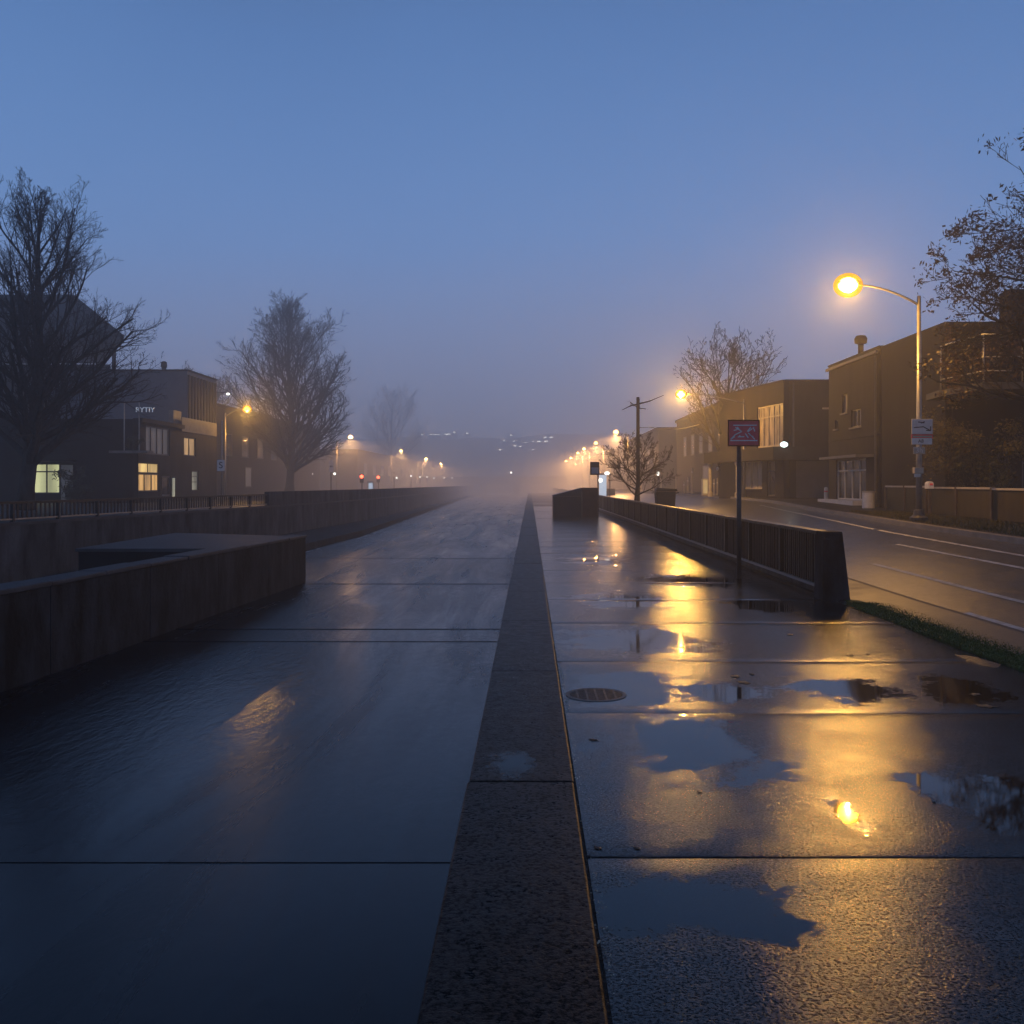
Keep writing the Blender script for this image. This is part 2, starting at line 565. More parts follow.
em.inputs['Strength'].default_value = 1.06
L(nt, em.outputs[0], nt.nodes['Material Output'].inputs['Surface'])
m.cycles.emission_sampling = 'NONE'
so = sky.build('sky', m, smooth=True)
tag(so, kind='structure')

# sidewalk slabs: each slightly dished, so water and lamp light gather slab by slab
def oz(x, y):
    q = onz(x, y, 0)
    return q.x, q.y


puddles = []
for (x, y, wx, y2) in [(690, 742, 105, 40), (690, 900, 130, 34), (850, 690, 70, 16), (960, 690, 50, 20), (990, 800, 80, 40), (640, 905, 70, 30),
                       (625, 690, 75, 22), (720, 690, 60, 12), (640, 640, 90, 16), (760, 605, 40, 8), (620, 600, 60, 10), (690, 580, 60, 8), (600, 560, 40, 6), (765, 925, 75, 20), (843, 808, 20, 20)]:
    cx, cy = oz(x, y)
    ya, yb = oz(x, y - y2)[1], oz(x, y + y2)[1]
    puddles.append((cx, cy, wx / F * cy, (ya - yb) / 2))
M['sidewalk'] = wet_sidewalk('wet_sidewalk_concrete', puddles, (0.014, 0.0125, 0.0115), (0.034, 0.030, 0.027))
M['coping'] = wet_sidewalk('wet_coping_concrete', [(-.1, 5.75, .15, .3)], (0.006, 0.0056, 0.0056), (0.030, 0.027, 0.025), grain=48, wet=(.26, .5), thr=(.5, .64), gbump=0.7, spec=.14)
rnd = random.Random(4)
sw = MB()
SLABS = []
joints = [-1.2, 1.95, 4.33, 7.05, 9.1, 11.6]
while joints[-1] < 240:
    joints.append(joints[-1] + (2.35 if joints[-1] < 60 else 6.0))
X0, X1, GAP = 0.262, 4.46, 0.008
for a, b in zip(joints, joints[1:]):
    ny = 12 if a < 40 else (6 if a < 70 else 1)
    nx = 14 if a < 40 else (6 if a < 70 else 1)
    amp = rnd.uniform(0.006, 0.011) if a > 8 else (.006 if a > 7 else 0.003)
    tx, ty = rnd.uniform(-.0015, .0015), rnd.uniform(-.003, .003)
    SLABS.append((a, b, amp, tx, ty))
    vs, fs = [], []
    y0, y1 = a + GAP / 2, b - GAP / 2
    us = [0, 0.006] + [0.006 + .988 * (i / ny) for i in range(1, ny)] + [.994, 1.0]
    ws = [0, 0.004] + [0.004 + .992 * (i / nx) for i in range(1, nx)] + [.996, 1.0]
    if a > 70:
        us, ws, amp = [0, 1], [0, 1], 0
    for i, u in enumerate(us):
        for j, w in enumerate(ws):
            z = -amp * math.sin(PI * u) * 1.0 + tx * (w - .5) * 3 + ty * (u - .5) * 2
            if (i in (0, len(us) - 1) or j in (0, len(ws) - 1)) and a < 70:
                z -= 0.002
            vs.append((X0 + (X1 - X0) * w, y0 + (y1 - y0) * u, z))
    nw = len(ws)
    for i in range(len(us) - 1):
        for j in range(nw - 1):
            fs.append((i * nw + j, i * nw + j + 1, (i + 1) * nw + j + 1, (i + 1) * nw + j))
    # skirts into the joints
    o = len(vs)
    c = [0, nw - 1, len(vs) - 1, len(vs) - nw]
    vs += [(vs[k][0], vs[k][1], -.06) for k in c]
    fs += [(c[0], o, o + 1, c[1]), (c[2], o + 2, o + 3, c[3])]
    sw.add(vs, fs)
swo = sw.build('sidewalk', M['sidewalk'], smooth=True)
tag(swo, kind='structure')
tag(MB().box(0.2, X1 + .02, -1.2, 240, -.12, -.018).build('sidewalk_bedding', M['soil']), kind='structure')
tag(MB().box(-.352, .2, -2, 250, -3.15, -.15).build('canal_quay', M['concrete_stain']), kind='structure')
# coping stones along the canal edge
cp = MB()
y = -1.0
while y < 245:
    ln = rnd.choice([2.1, 2.6, 3.2]) if y < 60 else 20
    jx, jz = rnd.uniform(-.006, .006), rnd.uniform(-.004, .004)
    cp.box(-.352 + jx, .250 + jx * .5, y, y + ln - .010, -.148, 0.008 + jz)
    y += ln
tag(cp.build('coping', M['coping'], bevel=0.012), kind='structure')

# water in the canal, in long pools that step at low sills
m, nt, p = new_mat('canal_water')
g = N(nt, 'ShaderNodeNewGeometry')
p.inputs['Base Color'].default_value = (0.002, 0.005, 0.011, 1)
p.inputs['IOR'].default_value = 1.33
mp = N(nt, 'ShaderNodeMapping')
mp.inputs['Scale'].default_value = (1.0, 0.4, 1)
L(nt, g.outputs['Position'], mp.inputs['Vector'])
patch = N(nt, 'ShaderNodeTexNoise', Scale=0.16, Detail=4.0, Roughness=.6)
L(nt, mp.outputs[0], patch.inputs['Vector'])
rip = N(nt, 'ShaderNodeTexNoise', Scale=9.0, Detail=5.0, Roughness=.65)
L(nt, mp.outputs[0], rip.inputs['Vector'])
swl = N(nt, 'ShaderNodeTexNoise', Scale=0.9, Detail=2.0)
L(nt, g.outputs['Position'], swl.inputs['Vector'])
pm = ramp(nt, patch.outputs['Fac'], [(0.42, 0.05), (0.56, 1.0)])
sy = N(nt, 'ShaderNodeSeparateXYZ')
L(nt, g.outputs['Position'], sy.inputs[0])
nearf = math_n(nt, 'MULTIPLY_ADD', sy.outputs[1], 1 / 16.0, -0.45, clamp=True)
st = math_n(nt, 'MULTIPLY_ADD', math_n(nt, 'MULTIPLY', pm, nearf), 1.2, 0.07)
b = N(nt, 'ShaderNodeBump', Distance=0.045)
L(nt, st, b.inputs['Strength'])
L(nt, rip.outputs['Fac'], b.inputs['Height'])
b2 = N(nt, 'ShaderNodeBump', Distance=0.02, Strength=0.06)
L(nt, swl.outputs['Fac'], b2.inputs['Height'])
L(nt, b.outputs[0], b2.inputs['Normal'])
L(nt, b2.outputs[0], p.inputs['Normal'])
mp2 = N(nt, 'ShaderNodeMapping')
mp2.inputs['Scale'].default_value = (1.1, 0.11, 1)
L(nt, g.outputs['Position'], mp2.inputs['Vector'])
lane = N(nt, 'ShaderNodeTexNoise', Scale=1.0, Detail=6.0, Roughness=.7, Distortion=.5)
L(nt, mp2.outputs[0], lane.inputs['Vector'])
L(nt, ramp(nt, lane.outputs['Fac'], [(0.38, 0.17), (0.62, 0.29)]), p.inputs['Roughness'])
p.inputs['Specular IOR Level'].default_value = 0.36
M['water'] = m
ZW = -.9
wt = MB()
steps = [(-2, ZW - .012), (6.55, ZW - .007), (15.7, ZW), (17.0, ZW + .009), (24.6, ZW + .018), (33, ZW + .024), (300, None)]
for (a, z), (b_, _) in zip(steps, steps[1:]):
    nxt = steps[steps.index((a, z)) + 1][1]
    wt.quad((-40, a, z), (-.352, a, z), (-.352, b_, z), (-40, b_, z))
    if nxt is not None:
        wt.quad((-40, b_, z), (-.352, b_, z), (-.352, b_ + .004, nxt), (-40, b_ + .004, nxt))
tag(wt.build('canal_water', M['water']), kind='structure')

# road
M['road'] = wet_sidewalk('wet_asphalt', [], (0.026, 0.025, 0.024), (0.055, 0.052, 0.05), grain=70, wet=(.28, .42), thr=(.72, .85), gbump=1.0, spec=1.0)
ys = [-6 + 1.5 * i for i in range(45)] + [62 + 4 * i for i in range(47)]
rd, mk1, mk2, mk3, mk0 = MB(), MB(), MB(), MB(), MB()


def strip(mb, xa, xb, za, zb, ylist):
    vs, fs = [], []
    for y in ylist:
        vs.append((xa(y), y, za(y)))
        vs.append((xb(y), y, zb(y)))
    for i in range(len(ylist) - 1):
        fs.append((2 * i, 2 * i + 1, 2 * i + 3, 2 * i + 2))
    mb.add(vs, fs)


for k in range(8):
    fa, fb = k / 8, (k + 1) / 8
    xa = lambda y, fa=fa: XN + (xf(y) - XN) * fa
    xb = lambda y, fb=fb: XN + (xf(y) - XN) * fb
    strip(rd, xa, xb, lambda y: zroad(xa(y), y), lambda y: zroad(xb(y), y), ys)
tag(rd.build('road', M['road'], smooth=True), kind='structure')


def marking(x, ya, yb, w=.055):
    mb = MB()
    yl = [ya + (yb - ya) * i / 14 for i in range(15)]
    fx = x if callable(x) else (lambda y: x)
    strip(mb, lambda y: fx(y) - w, lambda y: fx(y) + w, lambda y: zroad(fx(y) - w, y) + .005, lambda y: zroad(fx(y) + w, y) + .005, yl)
    return mb


tag(marking(6.72, 3, 18.6, .05).build('lane_line', M['road_paint']), kind='structure')
tag(marking(8.3, 9, 21.5, .05).build('lane_line', M['road_paint']), kind='structure')
tag(marking(lambda y: xf(y) - .8, 8, 45, .05).build('edge_line', M['road_paint']), kind='structure')
tag(marking(5.78, 2, 12.6, .05).build('edge_line', M['road_paint']), kind='structure')

# kerbs and pavements
kb = MB()
strip(kb, lambda y: XN - .16, lambda y: XN + .02, lambda y: max(.025, zn(y) + .06), lambda y: max(.02, zn(y) + .055), ys)
strip(kb, lambda y: XN - .161, lambda y: XN - .16, lambda y: -.12, lambda y: max(.025, zn(y) + .06), ys)
strip(kb, lambda y: XN + .02, lambda y: XN + .03, lambda y: max(.02, zn(y) + .055), lambda y: zn(y) - .1, ys)
tag(kb.build('kerb', M['concrete']), kind='structure')
vg = MB()
strip(vg, lambda y: 4.47, lambda y: XN - .165, lambda y: -.01, lambda y: max(.015, zn(y) + .085), ys)
tag(vg.build('verge', M['bank']), kind='structure')
kf = MB()
strip(kf, lambda y: xf(y) - .02, lambda y: xf(y), lambda y: zf(y) - .2, lambda y: zf(y), ys)
strip(kf, lambda y: xf(y), lambda y: xf(y) + .16, lambda y: zf(y), lambda y: zf(y) + .004, ys)
tag(kf.build('far_kerb', M['concrete_pale']), kind='structure')
pv = MB()
strip(pv, lambda y: xf(y) + .165, lambda y: 19, lambda y: zf(y), lambda y: zf(y) + .05, ys)
_r = M['road'].node_tree.nodes['Principled BSDF']
_r.inputs['Coat Weight'].default_value = .35
_r.inputs['Coat Roughness'].default_value = .2
_r.inputs['Coat IOR'].default_value = 1.4
M['pavement'] = wet_sidewalk('damp_pavement', [], (0.025, 0.023, 0.021), (0.05, 0.045, 0.04), grain=50, wet=(.4, .55), thr=(.6, .7), spec=.2)
tag(pv.build('far_pavement', M['pavement']), kind='structure')
tag(MB().box(19.002, 200, -6, 250, -.5, 1.0).build('street_land', M['bank']), kind='structure')


def blades(n, fn, h, seed, mat, name):
    r = random.Random(seed)
    mb = MB()
    for _ in range(n):
        x, y, z = fn(r)
        a = r.uniform(0, PI * 2)
        w = r.uniform(.006, .014)
        hh = h * r.uniform(.4, 1.2)
        lx, ly = r.gauss(0, .5) * hh, r.gauss(0, .5) * hh
        c, s = math.cos(a) * w, math.sin(a) * w
        mb.add([(x - c, y - s, z - .01), (x + c, y + s, z - .01), (x + lx, y + ly, z + hh)], [(0, 1, 2)])
    return tag(mb.build(name, mat), kind='stuff')


# near grass strip between sidewalk and kerb
gs = MB()
gp = [(4.47, 2), (5.38, 2), (5.38, 9.5), (5.36, 13.2), (4.6, 13.95), (4.47, 13.0)]
gs.prism(gp, -.05, .012)
tag(gs.build('turf', M['moss']), kind='structure')


def gfn(r):
    y = r.uniform(6.0, 13.5)
    x = r.uniform(4.46, 5.42)
    if y > 13 and x > 4.6 + (13.75 - y):
        x = 4.6
    return x, y, .01


blades(34000, gfn, .024, 3, M['grass'], 'grass')
tag(MB().prism([(5.40, 2), (5.432, 2), (5.432, 14.6), (5.40, 13.4)], -.05, .008).build('verge_paving', M['concrete']), kind='structure')
M['grass_dry'] = plain('dry_grass_blades', (0.085, 0.075, 0.03), 0.6, 0.4, 9, 0)
blades(9000, lambda r: ((lambda y: (xf(y) + .3 + r.random() * (12.6 - xf(y) - .4), y, zf(y) + .01))(r.uniform(18, 33))), .08, 5, M['grass_dry'], 'verge_grass')

M['bank_concrete'] = plain('bank_wall_concrete', (0.05, 0.052, 0.058), 0.8, 0.75, 1.6, 0.6, 12, streak=True)
# left bank land
WL = [(-15, -8), (-14, 0), (-13, 23), (-11.5, 42), (-10.5, 62), (-10.6, 85), (-11.5, 130), (-13, 200), (-14, 280)]
lb = MB()
lb.prism([(x - .3, y) for x, y in WL] + [(-230, 280), (-230, -8)], -.5, .6)
tag(lb.build('bank_road', M['pavement']), kind='structure')
lg = MB()
LE = [(-8.9, 30), (-8.4, 48), (-8.9, 65), (-10.0, 105), (-11.6, 170), (-12.6, 280)]
lg.prism(LE + [(-14, 280), (-13, 200), (-11.5, 130), (-10.6, 85), (-10.5, 62), (-11.5, 42), (-12.4, 30)], -1.4, -.62)
tag(lg.build('canal_ledge', M['concrete_stain']), kind='structure')

# hill beyond the fog
def hill_z(x, y):
    ridge = 15.2 + .9 * math.sin(x * .035 + 1) + .5 * math.sin(x * .11) + .3 * math.sin(x * .31) - abs(x) * .012
    k = min(1, max(0, (y - 228) / 56))
    return -.5 + (ridge + .5) * (k * (2 - k))


hl = MB()
vs, fs = [], []
nx, ny = 110, 12
for i in range(nx):
    x = -210 + 420 * i / (nx - 1)
    for k in range(ny):
        y = 226 + 66 * k / (ny - 1) - abs(x) * .28
        vs.append((x, y, hill_z(x, y + abs(x) * .28)))
for i in range(nx - 1):
    for k in range(ny - 1):
        fs.append((i * ny + k, (i + 1) * ny + k, (i + 1) * ny + k + 1, i * ny + k + 1))
hl.add(vs, fs)
tag(hl.build('hill', M['hill'], smooth=True), kind='structure')


# ------------------------------------------------------------------ walls and railings along the canal
w = thing('embankment_wall', (-13, 23, -.9), 'long stained concrete embankment wall curving away below the railing of the opposite bank', 'wall')
ew = MB()
for (a, b) in zip(WL, WL[1:]):
    ew.obox(a, b, 0, .3, -1.4, .66)
ew.build('wall_face', M['bank_concrete'], w)
cpw = MB()
for (a, b) in zip(WL, WL[1:]):
    cpw.obox(a, b, -.04, .36, .662, .74)
cpw.build('coping_course', M['concrete'], w)
pw = MB()
for (a, b) in zip(WL[3:], WL[4:]):
    pw.obox(a, b, .04, .24, .742, 1.36)
pw.build('parapet', M['bank_concrete'], w)

rl = thing('railing', (-13, 23, .74), 'low dark bar railing on top of the opposite embankment wall', 'railing')


def wl_at(y):
    return lerp([(b, a) for a, b in WL], y)


tr = MB()
for (a, b) in zip(WL[:3], WL[1:4]):
    tr.obox(a, b, .11, .19, 1.20, 1.26)
tr.build('top_rail', M['rail'], rl)
br = MB()
for (a, b) in zip(WL[:3], WL[1:4]):
    br.obox(a, b, .13, .17, .79, .83)
br.build('bottom_rail', M['galv'], rl)
y = -2.0
while y < 42:
    x = wl_at(y) - .15
    MB().box(x - .04, x + .04, y - .04, y + .04, .742, 1.199).build('post', M['rail'], rl)
    bp = MB()
    yy = y + .2
    while yy < min(y + 1.95, 42):
        xx = wl_at(yy) - .15
        bp.box(xx - .012, xx + .012, yy - .03, yy + .03, .831, 1.199)
        yy += .2
    bp.build('bar_panel', M['rail'], rl)
    y += 2.0

fw = thing('canal_wall', (-5.9, 25, ZW), 'blackened concrete wall standing in the water, cut off square at its far end', 'wall')
A, B = (-7.4, -2), (-5.9, 25)
fa, fc = MB(), MB()
a_, b_ = Vector(A), Vector(B)
nseg = 9
rw = random.Random(31)
fa.obox(A, (B[0], B[1] - .02), .03, .40, -1.5, .285)
for k in range(nseg):
    q0, q1 = a_.lerp(b_, k / nseg), a_.lerp(b_, (k + 1) / nseg)
    tt = (q1 - q0).normalized()
    o = rw.uniform(-.012, .006)
    fa.obox(q0 + tt * .009, q1 - tt * .009, o, .42, -1.5, .30)
    for j in range(2):
        c0, c1 = q0.lerp(q1, j / 2), q0.lerp(q1, (j + 1) / 2)
        zt_ = .37 + rw.uniform(-.012, .008)
        fc.obox(c0 + tt * .004, c1 - tt * .004, -.03 + rw.uniform(-.008, .008), .45, .302, zt_)
fa.build('wall_face', M['concrete_stain'], fw, bevel=.008)
fc.build('coping_course', M['concrete'], fw, bevel=.018)
bl = thing('cross_wall', (-8, 22, ZW), 'low dark concrete landing block between the canal wall and the embankment', 'wall')
MB().prism([(-9.6, 20.2), (-6.62, 20.2), (-6.3, 25), (-9.9, 26.6)], -1.5, .26).build('block', M['render_black'], bl)
MB().prism([(-9.65, 20.15), (-6.62, 20.15), (-6.3, 25.05), (-9.95, 26.65)], .262, .33).build('top_slab', M['concrete'], bl)

# right: bar fence with a tapering end pier
fn = thing('bar_fence', (4.6, 14, 0), 'long dark bar fence along the wet sidewalk ending in a concrete pier', 'fence')
pr = MB()
pr.add([(4.27, 13.85, -.03), (4.68, 13.85, -.03), (4.68, 14.3, -.03), (4.27, 14.3, -.03), (4.30, 13.92, 1.0), (4.58, 13.92, 1.0), (4.58, 14.28, 1.0), (4.30, 14.28, 1.0)],
       [(0, 3, 2, 1), (4, 5, 6, 7), (0, 1, 5, 4), (1, 2, 6, 5), (2, 3, 7, 6), (3, 0, 4, 7)])
pr.build('end_pier', M['concrete_stain'], fn, bevel=.012)
MB().box(4.385, 4.575, 14.302, 190, .93, .985).build('top_rail', M['rail'], fn, bevel=.008)
MB().box(4.39, 4.47, 14.302, 190, .12, .165).build('bottom_rail', M['galv'], fn)
MB().box(4.50, 4.62, 14.302, 190, -.1, .928).build('backing_wall', M['wood_dark'], fn)
y, k = 14.32, 0
while y < 62:
    MB().box(4.385, 4.47, y, y + .1, .167, .928).build('post', M['rail'], fn)
    bp = MB()
    n = 17
    for i in range(n):
        yy = y + .16 + i * (2.1 / n)
        jit = rnd.uniform(-.006, .006)
        bp.box(4.415 + jit, 4.452 + jit, yy, yy + .05, .167, .928)
    bp.build('bar_panel', M['wood_dark'] if k % 3 else M['rail'], fn)
    y += 2.35
    k += 1

# concrete bunker-like box standing on the sidewalk
bx = thing('planter_box', (2.4, 50, 0), 'dark boarded box with a sloping lid standing across the far sidewalk', 'box')
MB().box(1.22, 2.72, 50.0, 52, -.05, 1.05).build('body', M['wood_dark'], bx, bevel=.02)
MB().box(2.74, 3.62, 50.0, 52.4, -.05, 1.5).build('tall_end', M['rust'], bx, bevel=.02)
MB().prism([(1.2, 49.97), (2.735, 49.97), (2.735, 52.03), (1.2, 52.03)], 1.052, [1.10, 1.5, 1.5, 1.10]).build('lid', M['rail'], bx)
MB().box(2.70, 2.76, 49.93, 49.965, -.05, 1.3).build('batten', M['timber'], bx)


# ------------------------------------------------------------------ street lamps
def point(name, loc, power, col, parent, radius=.12, kind='SPOT'):
    l = bpy.data.lights.new(name, kind)
    if kind == 'SPOT':
        l.spot_size = math.radians(178)
        l.spot_blend = 0.3
    l.energy = power
    l.color = col
    l.shadow_soft_size = radius
    o = bpy.data.objects.new(name, l)
    COL.objects.link(o)
    o.parent = parent
    o.location = Vector(loc) - WPOS[parent.name]
    return o


def street_lamp(head, polex, basez, label, lens, power, col, group, near=False, pole_m=None, armrise=.55):
    hx, hy, hz = head
    r = thing('street_lamp', (polex, hy, basez), label, 'street lamp', group)
    pm = pole_m or M['galv']
    topz = hz - armrise + .25
    n = 12 if near else 6
    MB().tube([(polex, hy, basez + (.25 if near else 0)), (polex, hy, basez + 2), (polex, hy, topz)], [.085, .075, .05], n).build('pole', pm, r, smooth=True)
    if near:
        MB().lathe((polex, hy, basez - .02), [(.24, 0), (.24, .1), (.16, .16), (.13, .30), (.1, .32)], 16).build('base', M['pole_dark'], r)
    s = 1 if hx < polex else -1
    D = abs(polex - hx)
    arm = []
    for i in range(9):
        t = i / 8
        arm.append((polex - s * (D - .22) * t, hy, topz - .25 + armrise * math.sin(t * PI / 2) ** .9))
    MB().tube(arm, [.035 - .012 * i / 8 for i in range(9)], 8 if near else 5).build('arm', pm, r, smooth=True)
    hd = MB()
    hd.ellipsoid((hx + s * .05, hy, hz + .065), (.34, .15, .085), 14, 8)
    h = hd.build('lamp_head', M['pole_dark'], r, smooth=True)
    k = 1.0 if near else (.85 if near is False else .95)
    MB().ellipsoid((hx, hy, hz), (.27 * k, .22 * k, .205 * k), 16, 10).build('bulb', lens, h, smooth=True)
    if near is not None:
        MB().ellipsoid((hx, hy, hz - .01), (.40 * k, .30 * k, .335 * k), 20, 12).build('halo_shell', M['halo'], h, smooth=True)  # added shell, oversized to draw the halo round the bulb
    if near is None:
        point('lamp_light', (hx, hy, hz - .34), power, col, r)
    else:
        point('lamp_light', (hx, hy, hz - .235 * k), power, (1.0, .82, .62), r, .02, 'POINT')
    return r


SOD = (1.0, 0.48, 0.15)
PALE = (1.0, 0.5, 0.16)
GR = 'amber street lamps along the road'
P1 = 1950
d0 = 26.0
street_lamp(at(848, 285, d0), at(919, 520, d0).x, .70, 'tall curved-arm street lamp in front of the dark building, its pole carrying white signs', M['lens'], P1, SOD, GR, near=True)
street_lamp(at(681, 394, 54.8), 12.35, zf(54.8), 'second amber street lamp of the road, glowing beside the big bare tree', M['lens'], 3000, SOD, GR, near=False)
ords = ['third', 'fourth', 'fifth', 'sixth', 'seventh', 'eighth', 'ninth', 'tenth', 'eleventh']
for i, (x, y) in enumerate([(616, 432), (596, 443), (584, 449), (578, 453), (571, 458), (566, 461), (562, 464), (557.5, 466), (554, 468)]):
    d = 8.7 * F / (x - CX)
    hd = at(x, y, d)
    street_lamp(hd, xf(d) + .25, zf(d), f'{ords[i]} amber lamp of the road counting from the lamp with signs on its pole', M['lens_far' if d < 130 else ('lens_far_mist' if d < 200 else 'lens_far_deep')], 3600 if d < 130 else (4200 if d < 200 else 4600), SOD, GR, near=None)
GL = 'pale amber lamps along the opposite bank'
for i, (x, y) in enumerate([(247, 409), (350.5, 437), (401, 451), (426, 459), (441, 464), (450, 466)]):
    d = 70 * 283 / (CX - x)
    hd = at(x, y, d)
    nm = ['first', 'second', 'third', 'fourth', 'fifth', 'sixth'][i]
    lab = ['large amber lamp shining in front of the misty tree beside the brown corner building', 'second lamp of the opposite bank, near the foot of the misty tree'][i] if i < 2 else f'{nm} small lamp of the opposite bank counting away from the corner building'
    street_lamp(hd, hd.x - 1.6, .6, lab, M['lens_pale' if i < 3 else 'lens_pale_mist'], 1200 if i == 0 else (2400 if i < 3 else 4500), SOD if i == 0 else PALE, GL, near=False if i == 0 else None)


# ------------------------------------------------------------------ signs
def flat_strokes(parent, o, xd, ud, segs, w, mat, name, nrm):
    mb = MB()
    xd, ud, nrm, o = Vector(xd), Vector(ud), Vector(nrm), Vector(o)
    for (x0, y0, x1, y1) in segs:
        a, b = o + xd * x0 + ud * y0, o + xd * x1 + ud * y1
        t = (b - a).normalized()
        s = nrm.cross(t) * w
        e = nrm * .004
        mb.add([a - s, b - s, b + s, a + s, a - s + e, b - s + e, b + s + e, a + s + e], [(4, 5, 6, 7), (0, 1, 5, 4), (1, 2, 6, 5), (2, 3, 7, 6), (3, 0, 4, 7)])
    return mb.build(name, mat, parent)


d = 17.2
bs = at(739, 578, d)
sg = thing('street_sign', (bs.x, d, 0), 'maroon rectangular sign with thin white lines on a slim post by the bar fence', 'sign')
MB().tube([(bs.x, d, -.02), (bs.x, d, at(0, 446, d).z)], [.045, .042], 10).build('post', M['pole_dark'], sg, smooth=True)
a, b = at(727, 446.5, d), at(759, 420, d)
MB().box(a.x, b.x, d - .06, d - .045, a.z, b.z).build('sign_panel', M['maroon'], sg, bevel=.004)
Wd, Hd = b.x - a.x, b.z - a.z
bd = MB()
bd.box(a.x + .0, b.x, d - .066, d - .0601, a.z, a.z + .02)
bd.box(a.x + .0, b.x, d - .066, d - .0601, b.z - .02, b.z)
bd.box(a.x, a.x + .02, d - .066, d - .0601, a.z + .02, b.z - .02)
bd.box(b.x - .02, b.x, d - .066, d - .0601, a.z + .02, b.z - .02)
bd.build('border', M['rust'], sg)
Z = lambda x, y: ((x - 150) / 640 * Wd, (745 - y) / 545 * Hd)
sgm = []
for (x0, y0, x1, y1) in [(260, 312, 730, 312), (200, 626, 740, 626), (300, 355, 430, 440), (430, 440, 300, 505), (300, 505, 210, 600), (270, 420, 340, 400), (340, 350, 400, 420),
                         (610, 350, 540, 440), (540, 440, 560, 440), (500, 480, 560, 572), (560, 470, 690, 600), (660, 350, 690, 440), (350, 550, 480, 546), (560, 440, 640, 380), (590, 510, 660, 548), (380, 520, 400, 540), (215, 600, 290, 545)]:
    p0, p1 = Z(x0, y0), Z(x1, y1)
    sgm.append((p0[0], p0[1], p1[0], p1[1]))
flat_strokes(sg, (a.x, d - .0601, a.z), (1, 0, 0), (0, 0, 1), sgm, .009, M['sign_white'], 'emblem', (0, -1, 0))

# signs carried by the lamp pole
d = 25.86
def plate(name, x0, y0, x1, y1, label, cat='sign', mat='sign_white', dd=d, th=.015, grp=None):
    a, b = at(x0, y1, dd), at(x1, y0, dd)
    r = thing(name, ((a.x + b.x) / 2, dd, a.z), label, cat, grp)
    MB().box(a.x, b.x, dd - th, dd, a.z, b.z).build('sign_panel', M[mat], r, bevel=.004)
    MB().box((a.x + b.x) / 2 - .05, (a.x + b.x) / 2 + .05, dd, dd + .06, (a.z + b.z) / 2 - .03, (a.z + b.z) / 2 + .03).build('bracket', M['pole_dark'], r)
    return r, a, b


r, a, b = plate('pole_sign', 911.5, 419, 932.5, 434, 'largest white sign on the lamp pole, with an arrow and a red band beneath')
W_, H_ = b.x - a.x, b.z - a.z
flat_strokes(r, (a.x, d - .0155, a.z), (1, 0, 0), (0, 0, 1), [(W_ * .1, H_ * .42, W_ * .55, H_ * .48), (W_ * .55, H_ * .48, W_ * .9, H_ * .22), (W_ * .9, H_ * .22, W_ * .9, H_ * .5), (W_ * .3, H_ * .8, W_ * .6, H_ * .74), (W_ * .45, H_ * .72, W_ * .62, H_ * .82), (W_ * .9, H_ * .22, W_ * .68, H_ * .24)], .012, M['sign_ink'], 'arrow', (0, -1, 0))
MB().box(a.x - .01, b.x + .01, d - .012, d + .0, a.z - .13, a.z - .006).build('red_band', M['maroon'], r)
MB().box(a.x + .03, b.x - .02, d - .017, d - .0125, a.z - .085, a.z - .05).build('white_line', M['offwhite'], r)
r, a, b = plate('pole_sign', 911.5, 438, 932, 444.5, 'narrow white plate with dark lettering below the arrow sign on the lamp pole')
text_mesh('lettering', 'A8', .13, M['sign_ink'], r, ((a.x + b.x) / 2 - .03, d - .018, (a.z + b.z) / 2), (1, 0, 0), (0, 0, 1), .003)
r, a, b = plate('pole_sign', 913, 447, 925, 454, 'small grey plate cut around its figures, third sign down the lamp pole', mat='offwhite')
text_mesh('lettering', '3h', .2, M['sign_white'], r, ((a.x + b.x) / 2, d - .021, (a.z + b.z) / 2), (1, 0, 0), (0, 0, 1), .005)
r, a, b = plate('meter_box', 912.5, 467.5, 921.5, 473.5, 'cream box strapped to the lamp pole at chest height', 'box', 'offwhite', th=.14)
MB().box(a.x + .04, b.x - .06, d - .10, d, a.z - .10, a.z - .004).build('lower_box', M['white'], r, bevel=.01)

# bus stop sign
d = 49.6
r = thing('bus_stop_sign', (at(598, 0, d).x, d, 0), 'dark square stop sign with a pale face on a post beside the boarded box', 'sign')
x = at(598, 0, d).x
MB().tube([(x, d, -.02), (x, d, at(0, 463, d).z)], .035, 8).build('post', M['rust'], r, smooth=True)
a, b = at(590, 475, d), at(599.3, 462, d)
MB().box(a.x, b.x, d - .12, d - .05, a.z, b.z).build('sign_panel', M['rail'], r, bevel=.02)
MB().box(a.x + .07, b.x - .05, d - .135, d - .1205, a.z + .06, a.z + (b.z - a.z) * .58).build('timetable_face', M['sign_grey'], r)

# sign post on the opposite bank
d = 52.0
x = at(222, 0, d).x
r = thing('parking_sign', (x, d, .6), 'pale blue-white sign with a dark curving mark on a tall thin post', 'sign')
MB().tube([(x, d, .58), (x, d, at(0, 420, d).z)], .035, 8).build('post', M['galv'], r, smooth=True)
a, b = at(217.5, 471, d), at(225, 460, d)
MB().box(a.x, b.x, d - .07, d - .045, a.z, b.z).build('sign_panel', M['sign_white'], r, bevel=.01)
text_mesh('lettering', 'S', .5, M['sign_ink'], r, ((a.x + b.x) / 2, d - .075, (a.z + b.z) / 2), (1, 0, 0), (0, 0, 1), .004)


